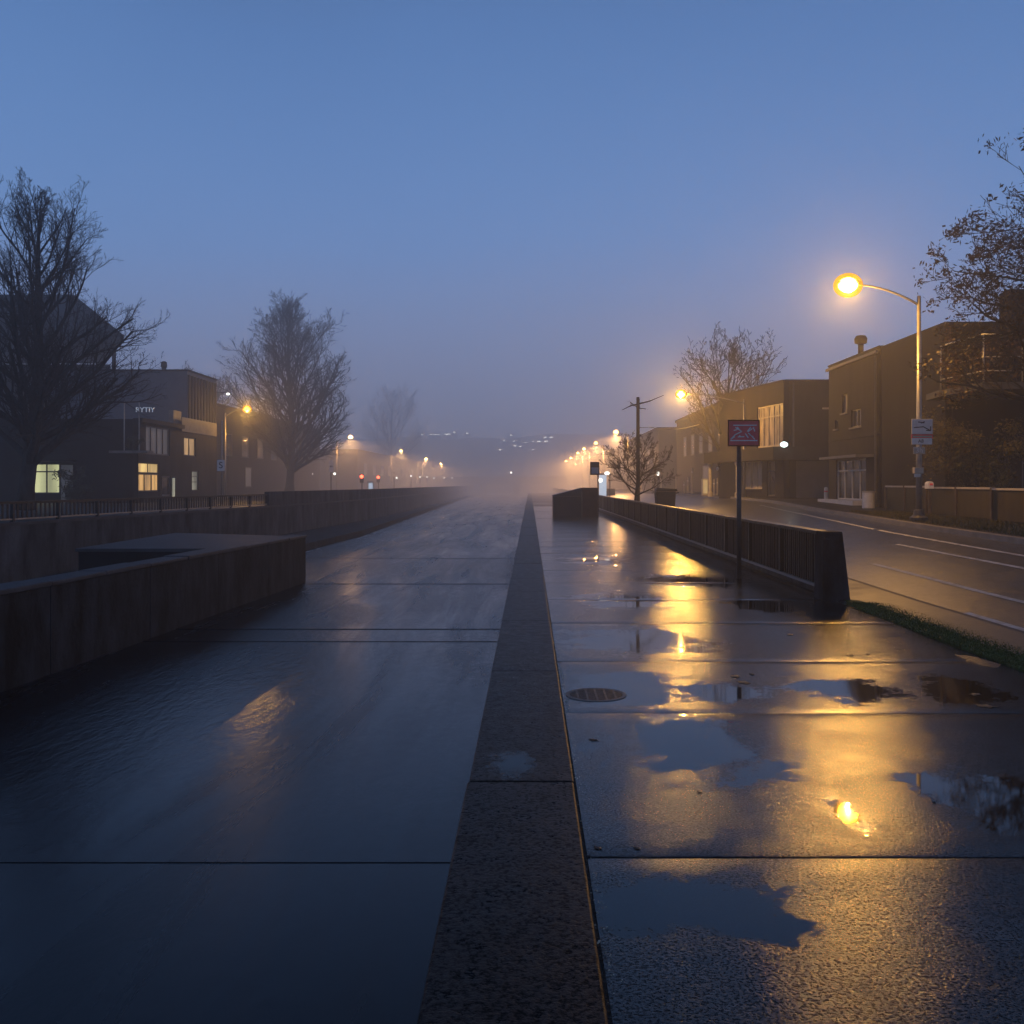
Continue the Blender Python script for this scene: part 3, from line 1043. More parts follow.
# ------------------------------------------------------------------ buildings, road side
# B: two storey block with dark doorway
xc, y0, y1, zb, zt = 13.95, 37.9, 44.35, .66, 7.15
pB0, pB1 = (xc, y1), (xc, y0)     # street face, outer side is -x: direction from far to near has right side = -x? handled by sign
bB = thing('corner_shop', (xc, y0, zb), 'two storey brown block with a chimney pipe and a pale framed shop doorway', 'building')


def yx(x, X=xc):
    return X * F / (x - CX)


def zz_(y, Y):
    return H - (y - HY) / F * Y


# street face runs along y at X = xc; outer side -X.  obox offset positive = left of direction.
# direction near -> far (+y): left is -x, right is +x, so use direction far -> near so that left is +x (inside)
def U(Y):
    return y1 - Y


ops = []
wn = []
for (xa, xb, ya, yb, kind) in [(836, 866, 459, 500, 'door'), (842, 847, 394, 413, 'slim'), (851, 861, 409, 427, 'pair'), (835, 838, 420, 429, 'slim')]:
    Ya, Yb = yx(xa), yx(xb)
    Ym = (Ya + Yb) / 2
    o = (U(Ya), U(Yb), max(zz_(yb, Ym), zf(Ym) + .02), zz_(ya, Ym))
    o = (max(.15, o[0]), o[1], o[2], o[3])
    ops.append(o)
    wn.append((o, kind))
wb = MB()
wall_panel(wb, (xc, y1), (xc, y0), zb - .3, zt, .3, ops)
wall_panel(wb, (xc + .302, y0), (xc + 9, y0), zb - .3, zt, .3)
wb.box(xc + .302, xc + 9, y1 - .3, y1, zb - .3, zt)
wb.build('wall', M['brick_brown'], bB)
MB().box(xc + .25, xc + 8.9, y0 + .25, y1 - .25, zt - .4, zt - .28).build('roof', M['roof'], bB)
cpn = MB()
cpn.box(xc - .05, xc + .32, y0 - .05, y1 + .02, zt + .002, zt + .07)
cpn.box(xc + .322, xc + 9, y0 - .05, y0 + .32, zt + .002, zt + .07)
cpn.build('parapet_coping', M['render_dark'], bB)
for o, kind in wn:
    if kind == 'door':
        fr = window(bB, (xc, y1), (xc, y0), *o, M['white'], M['glass'], 'shop_door', mull=3, trans=1, fw=.07)
    else:
        window(bB, (xc, y1), (xc, y0), *o, M['frame'], M['curtain'] if kind == 'slim' else M['glass'], 'window', mull=0 if kind == 'slim' else 1, fw=.05, sill=M['concrete_pale'])
ya, yb = yx(835.5), yx(874)
Ym = (ya + yb) / 2
MB().box(xc - .75, xc - .003, yb, min(ya, y1), zz_(458.5, Ym), zz_(456, Ym)).build('door_canopy', M['concrete_pale'], bB)
MB().box(xc - .55, xc - .003, yx(866), y1 - .1, zf(42) - .03, zf(42) + .17).build('door_step', M['white'], bB)
MB().tube([(xc - .08, y0 + .25, zb), (xc - .08, y0 + .25, zt - .3)], .05, 8).build('downpipe', M['frame'], bB)
MB().box(xc - .045, xc - .003, y0 + .1, y1 - .1, zb + 3.0, zb + 3.14).build('string_course', M['brick_grey'], bB)
MB().box(xc - .16, xc - .052, y0, y1, zt - .22, zt - .1).build('gutter', M['frame'], bB)
ch = at(845, 366, 41.5)
MB().lathe((xc + .5, 41.5, zt - .3), [(.12, 0), (.12, .95), (.26, 1.0), (.28, 1.2), (.2, 1.32), (.05, 1.35)], 12).build('chimney_pipe', M['render_dark'], bB)

# thin unlit post with a short arm in front of it
d = 45.5
x = at(829.5, 0, d).x
r = thing('unlit_lamp_post', (x, d, zf(d)), 'slim unlit post with a short sideways arm where two buildings meet', 'lamp post')
MB().tube([(x, d, zf(d)), (x, d, at(0, 408, d).z)], .035, 8).build('pole', M['galv'], r)
MB().box(x - .33, x - .036, d - .05, d + .05, at(0, 409.2, d).z, at(0, 407.6, d).z).build('arm', M['offwhite'], r)

# white litter bin and bollard
d = 36.5
c = at(868.5, 512, d)
z0 = zf(d)
r = thing('litter_bin', (c.x, d, z0), 'white cylindrical litter bin on the pavement before the shop block', 'bin')
MB().lathe((c.x, d, z0), [(.2, 0), (.235, .02), (.235, .60), (.22, .62)], 20).build('body', M['white'], r, smooth=False)
MB().lathe((c.x, d, z0 + .622), [(.25, 0), (.25, .04), (.15, .06)], 20).build('rim', M['offwhite'], r)
d = 46.2
c = at(826, 495, d)
r = thing('bollard', (c.x, d, zf(d)), 'short white bollard at the foot of the slim unlit post', 'bollard')
MB().lathe((c.x, d, zf(d)), [(.09, 0), (.09, .55), (.08, .62), (.03, .66)], 14).build('post', M['white'], r, smooth=False)
MB().lathe((c.x, d, zf(d) + .42), [(.094, 0), (.094, .06)], 14).build('band', M['maroon'], r)

# A: shop with tall lit curtains over a canopy
bA = thing('shop_building', (13.3, 50, .92), 'brown building with tall curtained upper windows above a grey shop canopy', 'building')
c0 = (11.75, 59.0)
c1 = (13.35, 50.0)
c2 = (17.6, 50.0)
zA = 7.12
z0A = .92
t = (Vector(c1) - Vector(c0))
LA = t.length
t.normalize()


def uA(x):
    # distance along c0->c1 at picture column x
    k = (x - CX) / F
    # c0 + t*u : X = k*Y
    return (k * c0[1] - c0[0]) / (t.x - k * t.y)


def zA_(x, y):
    Y = c0[1] + t.y * uA(x)
    return zz_(y, Y)


opsA = [(uA(757), uA(783), zA_(770, 447), zA_(770, 405)), (uA(743.5), uA(762), zA_(752, 489), zA_(752, 461)), (uA(767), uA(775), z0A + .12, zA_(771, 461))]
wa = MB()
wall_panel(wa, c0, c1, z0A - .3, zA, .3, opsA)
wall_panel(wa, (c1[0] + .302, c1[1]), c2, z0A - .3, zA, .3, [(.35, 3.2, z0A + .03, z0A + 2.0)])
wa.prism([(c0[0] + .302, c0[1] - .0), (18, 60), (18, 59.7), (c0[0] + .35, 58.7)], z0A - .3, zA)
wa.build('wall', M['brick_brown'], bA)
window(bA, c0, c1, *opsA[0], M['offwhite'], M['curtain'], 'window', mull=4, trans=1, fw=.09, sill=M['concrete_pale'], label='tall upper window with pale curtains')
window(bA, c0, c1, *opsA[1], M['offwhite'], M['curtain'], 'shop_window', mull=2, fw=.08, sill=M['concrete'])
window(bA, c0, c1, *opsA[2], M['frame'], M['glass'], 'door', mull=0, trans=1, fw=.08)
sh = MB()
for i in range(20):
    sh.box(c1[0] + .66, c1[0] + 3.5, c1[1] + .08, c1[1] + .12 + (.012 if i % 2 else 0), z0A + .03 + i * .098, z0A + .03 + i * .098 + .097)
sh.build('roller_shutter', M['shutter'], bA)
cz0, cz1 = zA_(770, 460.5), zA_(770, 448.5)
cn = MB()
tn = Vector((-t.y, t.x))
q0, q1 = Vector(c0), Vector(c1)
cn.prism([tuple(q0 - tn * 1.0), tuple(q1 - tn * .9 + t * .7), (17.6, 49.2), (17.6, 49.99), (c1[0] - .0, 49.99), tuple(q1 - tn * .003), tuple(q0 - tn * .003)], cz0, cz1)
cn.build('shop_canopy', M['brick_grey'], bA)
for u in (.3, 4.6):
    q = q0 + t * u - tn * .7
    MB().lathe((q.x, q.y, z0A), [(.16, 0), (.16, .25), (.10, .3), (.10, cz0 - z0A - .25), (.16, cz0 - z0A - .15), (.16, cz0 - z0A - .003)], 12).build('column', M['offwhite'], bA)
MB().prism([c0, c1, c2, (17.6, 59.5)], zA - .3, zA - .2).build('roof', M['roof'], bA)
cpn = MB()
cpn.obox(c0, c1, -.06, .32, zA + .002, zA + .08)
cpn.obox((c1[0] + .06, c1[1]), c2, -.06, .32, zA + .004, zA + .08)
cpn.build('parapet_coping', M['render_dark'], bA)
MB().tube([(c1[0] + .5, c1[1] - .07, cz1 + .02), (c1[0] + .5, c1[1] - .07, zA - .1)], .045, 8).build('downpipe', M['frame'], bA)
gq = at(784, 444.5, 48.9)
g_ = thing('globe_lamp', (gq.x, gq.y, gq.z), 'small glowing greenish white lamp on the edge of the shop canopy', 'lamp')
MB().ellipsoid(gq, (.2, .15, .14), 14, 8).build('globe', M['globe'], g_, smooth=True)
MB().box(gq.x - .03, gq.x + .03, gq.y + .1, gq.y + .36, gq.z - .03, gq.z + .03).build('bracket', M['pole_dark'], g_)

# C: tall dark building with balcony
bC = thing('balcony_building', (13.6, 31, .7), 'dark building with a metal railed balcony full of shrubs above a blind wall', 'building')
zc = 7.0
wc = MB()
wall_panel(wc, (13.55, 36.6), (13.55, 31.0), .4, 7.0, .3)
wall_panel(wc, (13.852, 31.0), (24, 31.0), .4, 7.0, .3, [(2.2, 3.1, .8, 3.0)])
wc.build('wall', M['render_dark'], bC)
wall2 = MB()
wall_panel(wall2, (15.3, 30.2), (24, 30.2), 4.6, 7.9, .78)
wall2.build('upper_wall', M['render_black'], bC)
MB().box(13.8, 24, 31.2, 36.6, 6.7, 6.82).build('roof', M['roof'], bC)
window(bC, (13.852, 31.0), (24, 31.0), 2.2, 3.1, .8, 3.0, M['frame'], M['glass'], 'door', mull=0, trans=1, fw=.07)
# balcony slab, angled front edge
fl = [at(943, 394, 29.0), at(983, 385, 27.0), at(1040, 380, 26.4)]
zb_ = 4.62
sl = [(fl[0].x, 30.0), (13.0, 27.6), (16.5, 27.3), (16.5, 30.15), (13.0, 30.9)]
sl = [(12.75, 29.6), (12.95, 27.2), (17.0, 27.0), (17.0, 30.17), (13.5, 30.95), (12.9, 30.95)]
MB().prism(sl, 4.42, 4.62).build('balcony_slab', M['concrete'], bC)
rp = [(12.8, 29.6), (13.02, 27.27), (14.1, 27.2), (15.5, 27.12), (17.0, 27.06)]
rb = MB()
for z in (4.95, 5.35, 6.0):
    rb.tube([(x, y, z) for x, y in rp], .02 if z < 6 else .03, 6)
for (x, y) in rp:
    rb.tube([(x, y, 4.622), (x, y, 6.0)], .025, 6)
rb.build('balcony_railing', M['galv'], bC, smooth=True)

# ------------------------------------------------------------------ low fence on the road side
fr = thing('panel_fence', (12.75, 28, .7), 'low olive panel fence with a pale top rail beyond the road lamp', 'fence')
fp = [(13.3, 35.5), (12.95, 31), (12.75, 26.2), (12.65, 24.2), (12.4, 18)]
for i, (a, b) in enumerate(zip(fp, fp[1:])):
    zb0 = min(zf(a[1]), zf(b[1]))
    n = max(1, int((Vector(a) - Vector(b)).length / 2.0))
    for k in range(n):
        q0 = Vector(a).lerp(Vector(b), k / n)
        q1 = Vector(a).lerp(Vector(b), (k + 1) / n)
        MB().obox(q0, q1, 0, .04, zb0 + .04, zb0 + .86).build('panel', M['fence_board'], fr)
        MB().box(q0.x - .05, q0.x + .05, q0.y - .05, q0.y + .05, zb0 - .1, zb0 + .93).build('post', M['timber'], fr)
    MB().obox(a, b, -.04, .08, zb0 + .862, zb0 + .92).build('top_rail', M['offwhite'], fr)
mbx = at(929, 490, 29.0)
r = thing('mailbox', (mbx.x, 29.0, 1.62), 'small white round-topped mailbox with a dark mark, on the panel fence', 'mailbox')
prof = [(-.09, 0), (.09, 0), (.09, .13)] + [(.09 * math.cos(a), .13 + .09 * math.sin(a)) for a in [PI * i / 8 for i in range(1, 8)]] + [(-.09, .13)]
mb = MB()
n = len(prof)
mb.add([(mbx.x + x, 28.86, 1.56 + z) for x, z in prof] + [(mbx.x + x, 29.1, 1.56 + z) for x, z in prof], [tuple(range(n)), tuple(range(n, 2 * n))[::-1]] + [(i, n + i, n + (i + 1) % n, (i + 1) % n) for i in range(n)])
mb.build('body', M['white'], r)
MB().box(mbx.x - .035, mbx.x + .055, 28.845, 28.858, 1.66, 1.72).build('slot', M['maroon'], r)
MB().box(mbx.x - .03, mbx.x + .03, 28.9, 29.0, .6, 1.558).build('stand', M['timber'], r)

# far buildings on the road side
def simple_building(name, label, x0, x1, y0, y1, z0, z1, wallm, face, wins, roofline=None):
    b = thing(name, ((x0 + x1) / 2, (y0 + y1) / 2, z0), label, 'building')
    MB().box(x0, x1, y0, y1, z0 - .6, z1).build('wall', wallm, b)
    MB().box(x0 - .15, x1 + .15, y0 - .15, y1 + .15, z1 + .002, z1 + .25).build('roof', M['roof'], b)
    fx = x0 if face < 0 else x1
    for (ya, yb, za, zb_, mt) in wins:
        s = face
        f = MB()
        xa, xb = fx + s * .003, fx + s * .05
        f.box(xa, xb, ya, ya + .1, za, zb_)
        f.box(xa, xb, yb - .1, yb, za, zb_)
        f.box(xa, xb, ya + .1, yb - .1, za, za + .1)
        f.box(xa, xb, ya + .1, yb - .1, zb_ - .1, zb_)
        w_ = f.build('window', M['frame'], b)
        MB().box(fx + s * .004, fx + s * .02, ya + .1, yb - .1, za + .1, zb_ - .1).build('pane', M[mt], w_)
    return b


simple_building('terrace_building', 'long misty brown building behind the big bare street tree', 14.2, 26, 64, 92, 1.0, 7.6, M['brick_brown'], -1, [(66 + 4 * i, 67.6 + 4 * i, 4.2, 6.0, 'glass') for i in range(6)] + [(67, 69, 1.4, 3.2, 'curtain'), (75, 78, 1.4, 3.2, 'glass')])
simple_building('terrace_building', 'second misty building of the road, fainter, behind the small pollarded tree', 13.0, 26, 96, 132, 1.0, 7.2, M['brick_grey'], -1, [(98 + 5 * i, 100 + 5 * i, 3.8, 5.6, 'glass') for i in range(6)])
simple_building('terrace_building', 'faintest building of the road, dissolving in fog behind the lamp row', 12.0, 26, 140, 200, 1.0, 6.6, M['brick_grey'], -1, [(145 + 8 * i, 148 + 8 * i, 3.4, 5.0, 'glass') for i in range(6)])

# ------------------------------------------------------------------ buildings, opposite bank
XL = -22.6
bL = thing('corner_building', (XL, 55, .6), 'brown corner building with a yellow lit shopfront, balcony and pale roof letters', 'building')


def yl(x):
    return -XL * F / (CX - x)


zl = lambda x, y: zz_(y, yl(x))
y0, y1, zt = 54.8, 68.5, 5.5
# street face outer side is +X: direction near->far has left = -x (inside): good
UL = lambda x: yl(x) - y0
opsL = [(UL(138.5), UL(159.5), .95, zl(149, 463)),       # shop front
        (UL(162), UL(171), .95, zl(166, 476)),           # dark door beside it
        (UL(146), UL(170), zl(158, 455), zl(158, 427)),  # upper glazed door and windows
        (UL(184), UL(196), zl(190, 456), zl(190, 437.5)),
        (UL(192), UL(199), zl(195, 490.5), zl(195, 471))]
wlb = MB()
wall_panel(wlb, (XL, y0), (XL, y1), .3, zt, .3, opsL)
opF = [(XL - 28.75 * -1 + 0, 0, 0, 0)]
# front face along x at y0, outer side -y: direction -x..: left must be +y -> direction +x
xw0, xw1 = (32 - CX) / F * y0, (60 - CX) / F * y0
x00 = -36.0
opF = [(xw0 - x00, xw1 - x00, zz_(494, y0), zz_(463, y0)), (-30.4 - x00 - 1.2, -30.4 - x00 - .3, 2.4, 2.9)]
wfr = MB()
wall_panel(wfr, (x00, y0), (XL - .302, y0), .3, zt - .05, .3, opF[:1])
wlb.build('wall', M['brick_grey'], bL)
wfr.build('front_wall', M['render_black'], bL)
MB().box(x00, XL - .3, y0 + .3, y1, zt - .45, zt - .33).build('roof', M['roof'], bL)
MB().box(x00 + .3, XL - 3, y1 - .3, y1, .3, zt - .5).build('rear_wall', M['render_dark'], bL)
window(bL, (XL, y0), (XL, y1), opsL[0][0], opsL[0][1], opsL[0][2] + 0.3, opsL[0][3] - .62, M['frame'], M['win_yellow'], 'shop_window', mull=2, fw=.08, label='yellow lit shop window with curtains')
window(bL, (XL, y0), (XL, y1), opsL[0][0], opsL[0][1], opsL[0][3] - .60, opsL[0][3], M['frame'], M['win_bright'], 'fanlight', mull=1, fw=.05)
MB().obox((XL, y0 + opsL[0][0]), (XL, y0 + opsL[0][1]), .02, .25, .6, opsL[0][2] + .28).build('shop_base', M['render_black'], bL)
window(bL, (XL, y0), (XL, y1), *opsL[1], M['frame'], M['glass'], 'door', mull=0, fw=.1)
MB().obox((XL, yl(172)), (XL, yl(174)), -.06, -.003, .9, zl(172, 478)).build('light_strip', M['win_pale'], bL)
window(bL, (XL, y0), (XL, y1), *opsL[2], M['frame'], M['win_dim'], 'balcony_door', mull=3, fw=.09)
window(bL, (XL, y0), (XL, y1), *opsL[3], M['frame'], M['win_mix'], 'window', mull=1, fw=.07, label='upper window lit orange between curtains')
window(bL, (XL, y0), (XL, y1), *opsL[4], M['frame'], M['win_pale'], 'window', mull=0, trans=2, fw=.06, label='slim pale lit window')
window(bL, (x00, y0), (XL - .302, y0), *opF[0], M['frame'], M['win_white'], 'shop_window', mull=1, trans=1, fw=.09, label='bright greenish shop window')
xd0, xd1 = (61.5 - CX) / F * y0, (73 - CX) / F * y0
MB().box(xd0, xd1, y0 - .05, y0 - .003, zz_(505, y0), zz_(465, y0)).build('glazed_screen', M['win_dim'], bL)
MB().box((xw0 - .2), xd1 + .2, y0 - 1.0, y0 - .003, zz_(462, y0), zz_(459.5, y0)).build('shop_canopy', M['render_dark'], bL)
# cornice, white band, roof letters
MB().obox((XL, y0 - .0), (XL, yl(181)), -.25, -.003, zt - .22, zt + .02).build('cornice', M['brick_grey'], bL)
MB().obox((XL, yl(181) + .02), (XL, yl(216)), -.06, -.003, zl(198, 437.5) + .25, zt + .55).build('fascia_band', M['concrete_pale'], bL)
MB().obox((XL - .3, yl(178)), (XL - .3, yl(186)), 0, .3, zt + .02, zt + .95).build('roof_upstand', M['concrete_pale'], bL)
text_mesh('roof_lettering', 'RYTIY', .42, M['letters'], bL, (XL - .6, yl(155), zt + .66), (1, .12, 0), (0, 0, 1), .03)
# balcony
bq = MB()
bq.box(XL - 1.3, XL + .9, y0 - .9, y0 - .01, zl(138, 453.5), zl(138, 451))
bq.build('balcony_slab', M['concrete_pale'], bL)
zb0 = zl(138, 451)
hp = MB()
for (x, y) in [(XL - 1.2, y0 - .82), (XL + .75, y0 - .82)]:
    pass
hp.tube([(XL - .55, y0 - .6, zt - .1), (XL - .55, y0 - .6, zz_(403, y0)), (XL + .3, y0 - .6, zz_(403, y0)), (XL + .3, y0 - .6, zb0)], .035, 6)
hp.tube([(XL - .55, y0 - .6, zb0), (XL - .55, y0 - .6, zt - .1)], .035, 6)
hp.build('balcony_frame', M['galv'], bL)
# upper set-back block with slats
ub = MB()
ux0, ux1, uy0, uy1, uz = -28.6, -24.0, 66.5, 72.6, 9.6
ub.box(ux0 - 5, ux1, uy0, uy1, zt - .32, uz)
ub.build('upper_block', M['slate'], bL)
sb = MB()
y = uy0 + .1
while y < uy1 - .1:
    sb.box(ux1 + .003, ux1 + .12, y, y + .22, zt + .3, uz - .25)
    y += .62
sb.build('vertical_slats', M['brick_grey'], bL)
MB().box(ux0 - 5.1, ux1 + .1, uy0 - .1, uy1 + .1, uz + .002, uz + .12).build('upper_roof', M['roof'], bL)
vp = at(164, 371, 68)
MB().lathe((vp.x, 68, uz + .12), [(.16, 0), (.16, .3), (.24, .35), (.2, .7), (.05, .78)], 10).build('roof_vent', M['roof'], bL)

# pavilion with wide oversailing roof
bP = thing('pavilion', (-38, 78, .6), 'dark pavilion with a broad overhanging hipped roof above the bare tree', 'building')
MB().prism([(-58, 75), (-31.6, 75), (-37.5, 86), (-58, 86)], .3, 10.3).build('wall', M['render_black'], bP)
MB().prism([(-58, 77), (-34, 77), (-39, 85), (-58, 85)], 10.302, 11.4).build('upper_wall', M['render_black'], bP)
ez, rz = at(0, 337, 72).z, at(0, 292, 76).z
rf = MB()
vs = [(-62, 72, ez), (-30.8, 72, ez + .15), (-38, 85, ez), (-62, 85, ez), (-58, 77, rz), (-37.0, 77, rz), (-40, 81, rz), (-58, 81, rz), (-62, 72, ez - .35), (-30.8, 72, ez - .2), (-38, 85, ez - .35), (-62, 85, ez - .35)]
rf.add(vs, [(0, 1, 5, 4), (1, 2, 6, 5), (2, 3, 7, 6), (3, 0, 4, 7), (4, 5, 6, 7), (8, 9, 1, 0), (9, 10, 2, 1), (10, 11, 3, 2), (11, 8, 0, 3), (11, 10, 9, 8)])
rf.build('roof', M['roof'], bP)
for x in (-32.5, -37, -42):
    MB().tube([(x, 74.2, 9), (x, 74.2, ez - .2)], .16, 8).build('roof_post', M['render_black'], bP)
ax, az = at(8, 467, 74.9).x, at(8, 467, 74.9).z
MB().box(ax - 1.6, ax + .7, 74.93, 74.997, az - .35, az + .3).build('window', M['amber'], bP)

simple_building('canal_building', 'hazy brown building behind the large amber lamp of the opposite bank', -44, -27.0, 78, 122, .6, 8.4, M['brick_brown'], 1, [(84 + 5 * i, 86 + 5 * i, 4.2, 6.2, 'glass') for i in range(7)] + [(90, 92, 1.4, 3.3, 'win_dim')])
simple_building('canal_building', 'faint low building dissolving in fog beyond the misty tree', -44, -24.5, 135, 215, .6, 6.4, M['brick_grey'], 1, [(140 + 8 * i, 143 + 8 * i, 3.0, 4.8, 'glass') for i in range(8)])
q = at(228, 394, 76)
r = thing('wall_lamp', (q.x, 76, q.z), 'small cold white lamp high on the hazy brown building', 'lamp')
MB().ellipsoid(q, (.16, .16, .1), 10, 6).build('lens', M['white_light'], r, smooth=True)
MB().box(q.x - 1.6, q.x - .1, 75.95, 76.05, q.z + .08, q.z + .13).build('bracket', M['pole_dark'], r)

# small street furniture on the opposite bank
def signal(x, ytop, d, label, red=True):
    px_ = at(x, ytop, d)
    r = thing('traffic_signal', (px_.x, d, .6), label, 'traffic light')
    MB().tube([(px_.x, d, .58), (px_.x, d, px_.z)], .06, 6).build('pole', M['pole_dark'], r)
    MB().box(px_.x - .18, px_.x + .18, d - .2, d - .065, px_.z - .75, px_.z + .1).build('housing', M['rail'], r)
    MB().ellipsoid((px_.x, d - .22, px_.z - .15), (.17, .08, .17), 12, 8).build('lens', M['red_light'] if red else M['white_light'], r, smooth=True)
    return r


signal(362, 475, 92, 'traffic light glowing red beside the opposite bank')
signal(378.5, 476, 110, 'smaller, paler red traffic light, further from the misty tree')
bx_ = at(371, 492, 96)
r = thing('ticket_cabinet', (bx_.x, 96, .6), 'small white cabinet between the two red traffic lights', 'cabinet')
MB().box(bx_.x - .32, bx_.x + .32, 95.8, 96.2, .6, 2.0).build('body', M['white'], r, bevel=.03)
MB().box(bx_.x - .2, bx_.x + .2, 95.77, 95.797, 1.2, 1.8).build('display', M['cool_panel'], r)
for (x, y, d, lab) in [(331, 463, 88, 'white sign cluster on a post before the misty tree'), (394, 470, 120, 'small white sign on a thin post beside the third bank lamp')]:
    q = at(x, y, d)
    r = thing('post_sign', (q.x, d, .6), lab, 'sign')
    MB().tube([(q.x, d, .58), (q.x, d, q.z + .3)], .05, 6).build('post', M['pole_dark'], r)
    MB().box(q.x - .2, q.x + .2, d - .09, d - .055, q.z - .25, q.z + .28).build('sign_panel', M['sign_white'], r)
    MB().box(q.x - .16, q.x + .22, d - .09, d - .055, q.z - .85, q.z - .4).build('lower_panel', M['sign_white'], r)
    MB().ellipsoid((q.x + .35, d - .1, q.z - 1.0), (.12, .08, .12), 8, 6).build('lens', M['white_light'], r, smooth=True)
kk = 0
for (x, y) in [(259, 473), (312, 474), (411, 476), (420, 477), (427, 477), (434, 478), (444, 478), (452, 478)]:
    d = 105 + kk * 13
    q = at(x, y, d)
    r = thing('path_light', (q.x, d, .6), 'tiny white path light in the row along the misty opposite bank', 'lamp', 'tiny path lights of the opposite bank')
    MB().tube([(q.x, d, .58), (q.x, d, q.z - .1)], .05, 6).build('post', M['pole_dark'], r)
    MB().ellipsoid(q, (.13, .13, .13), 8, 6).build('lens', M['white_light'], r, smooth=True)
    kk += 1

# far footbridge
br = thing('footbridge', (-5, 205, 2), 'low grey bridge crossing the canal at its vanishing point in the fog', 'bridge')
MB().box(-32, 8, 205, 209, 1.6, 2.3).build('deck', M['concrete'], br)
MB().box(-32, 8, 205, 205.2, 2.302, 3.3).build('parapet', M['concrete_stain'], br)
for x in (-10, -3):
    MB().box(x - .6, x + .6, 205.3, 208.7, -2, 1.598).build('pier', M['concrete_stain'], br)
q = at(511, 473.5, 204)
r = thing('bridge_lamp', (q.x, 204.8, 3.3), 'single white lamp on the far bridge above the water', 'lamp')
MB().tube([(q.x, 205.1, 3.302), (q.x, 205.1, q.z)], .07, 6).build('post', M['pole_dark'], r)
MB().ellipsoid((q.x, 205.0, q.z + .2), (.25, .25, .25), 10, 8).build('lens', M['town_light'], r, smooth=True)

# town lights on the hill
hlr = random.Random(21)
pts = [(418, 434.5), (422, 434), (431, 434), (435, 434.3), (438, 434), (446, 434), (449, 433.8), (454, 432), (467, 433), (500, 449.5), (504, 440), (506, 439.8), (511, 435), (514, 441), (515, 445.5), (520, 446), (528, 441.3), (533, 441), (539, 441.2), (545, 437), (546, 441), (551, 437), (533, 449.5), (526, 442.5)]
for i, (x, y) in enumerate(pts):
    d = 229.0
    while d < 285 and at(x, y, d).z > hill_z(at(x, y, d).x, d + abs(at(x, y, d).x) * .28) + .3:
        d += .5
    q = at(x, y, d)
    h = thing('hillside_house', (q.x, d, q.z - .8), 'lit house on the dim hillside among the scattered town lights', 'house', 'lit houses on the hillside')
    MB().box(q.x - .9, q.x + .9, d + .3, d + 4, q.z - 1.5, q.z + .35).build('wall', M['hill'], h)
    s = .16 + .16 * hlr.random()
    MB().box(q.x - s * 1.5, q.x + s * 1.5, d + .25, d + .296, q.z - s, q.z + s * .3).build('window', M['town_light'], h)

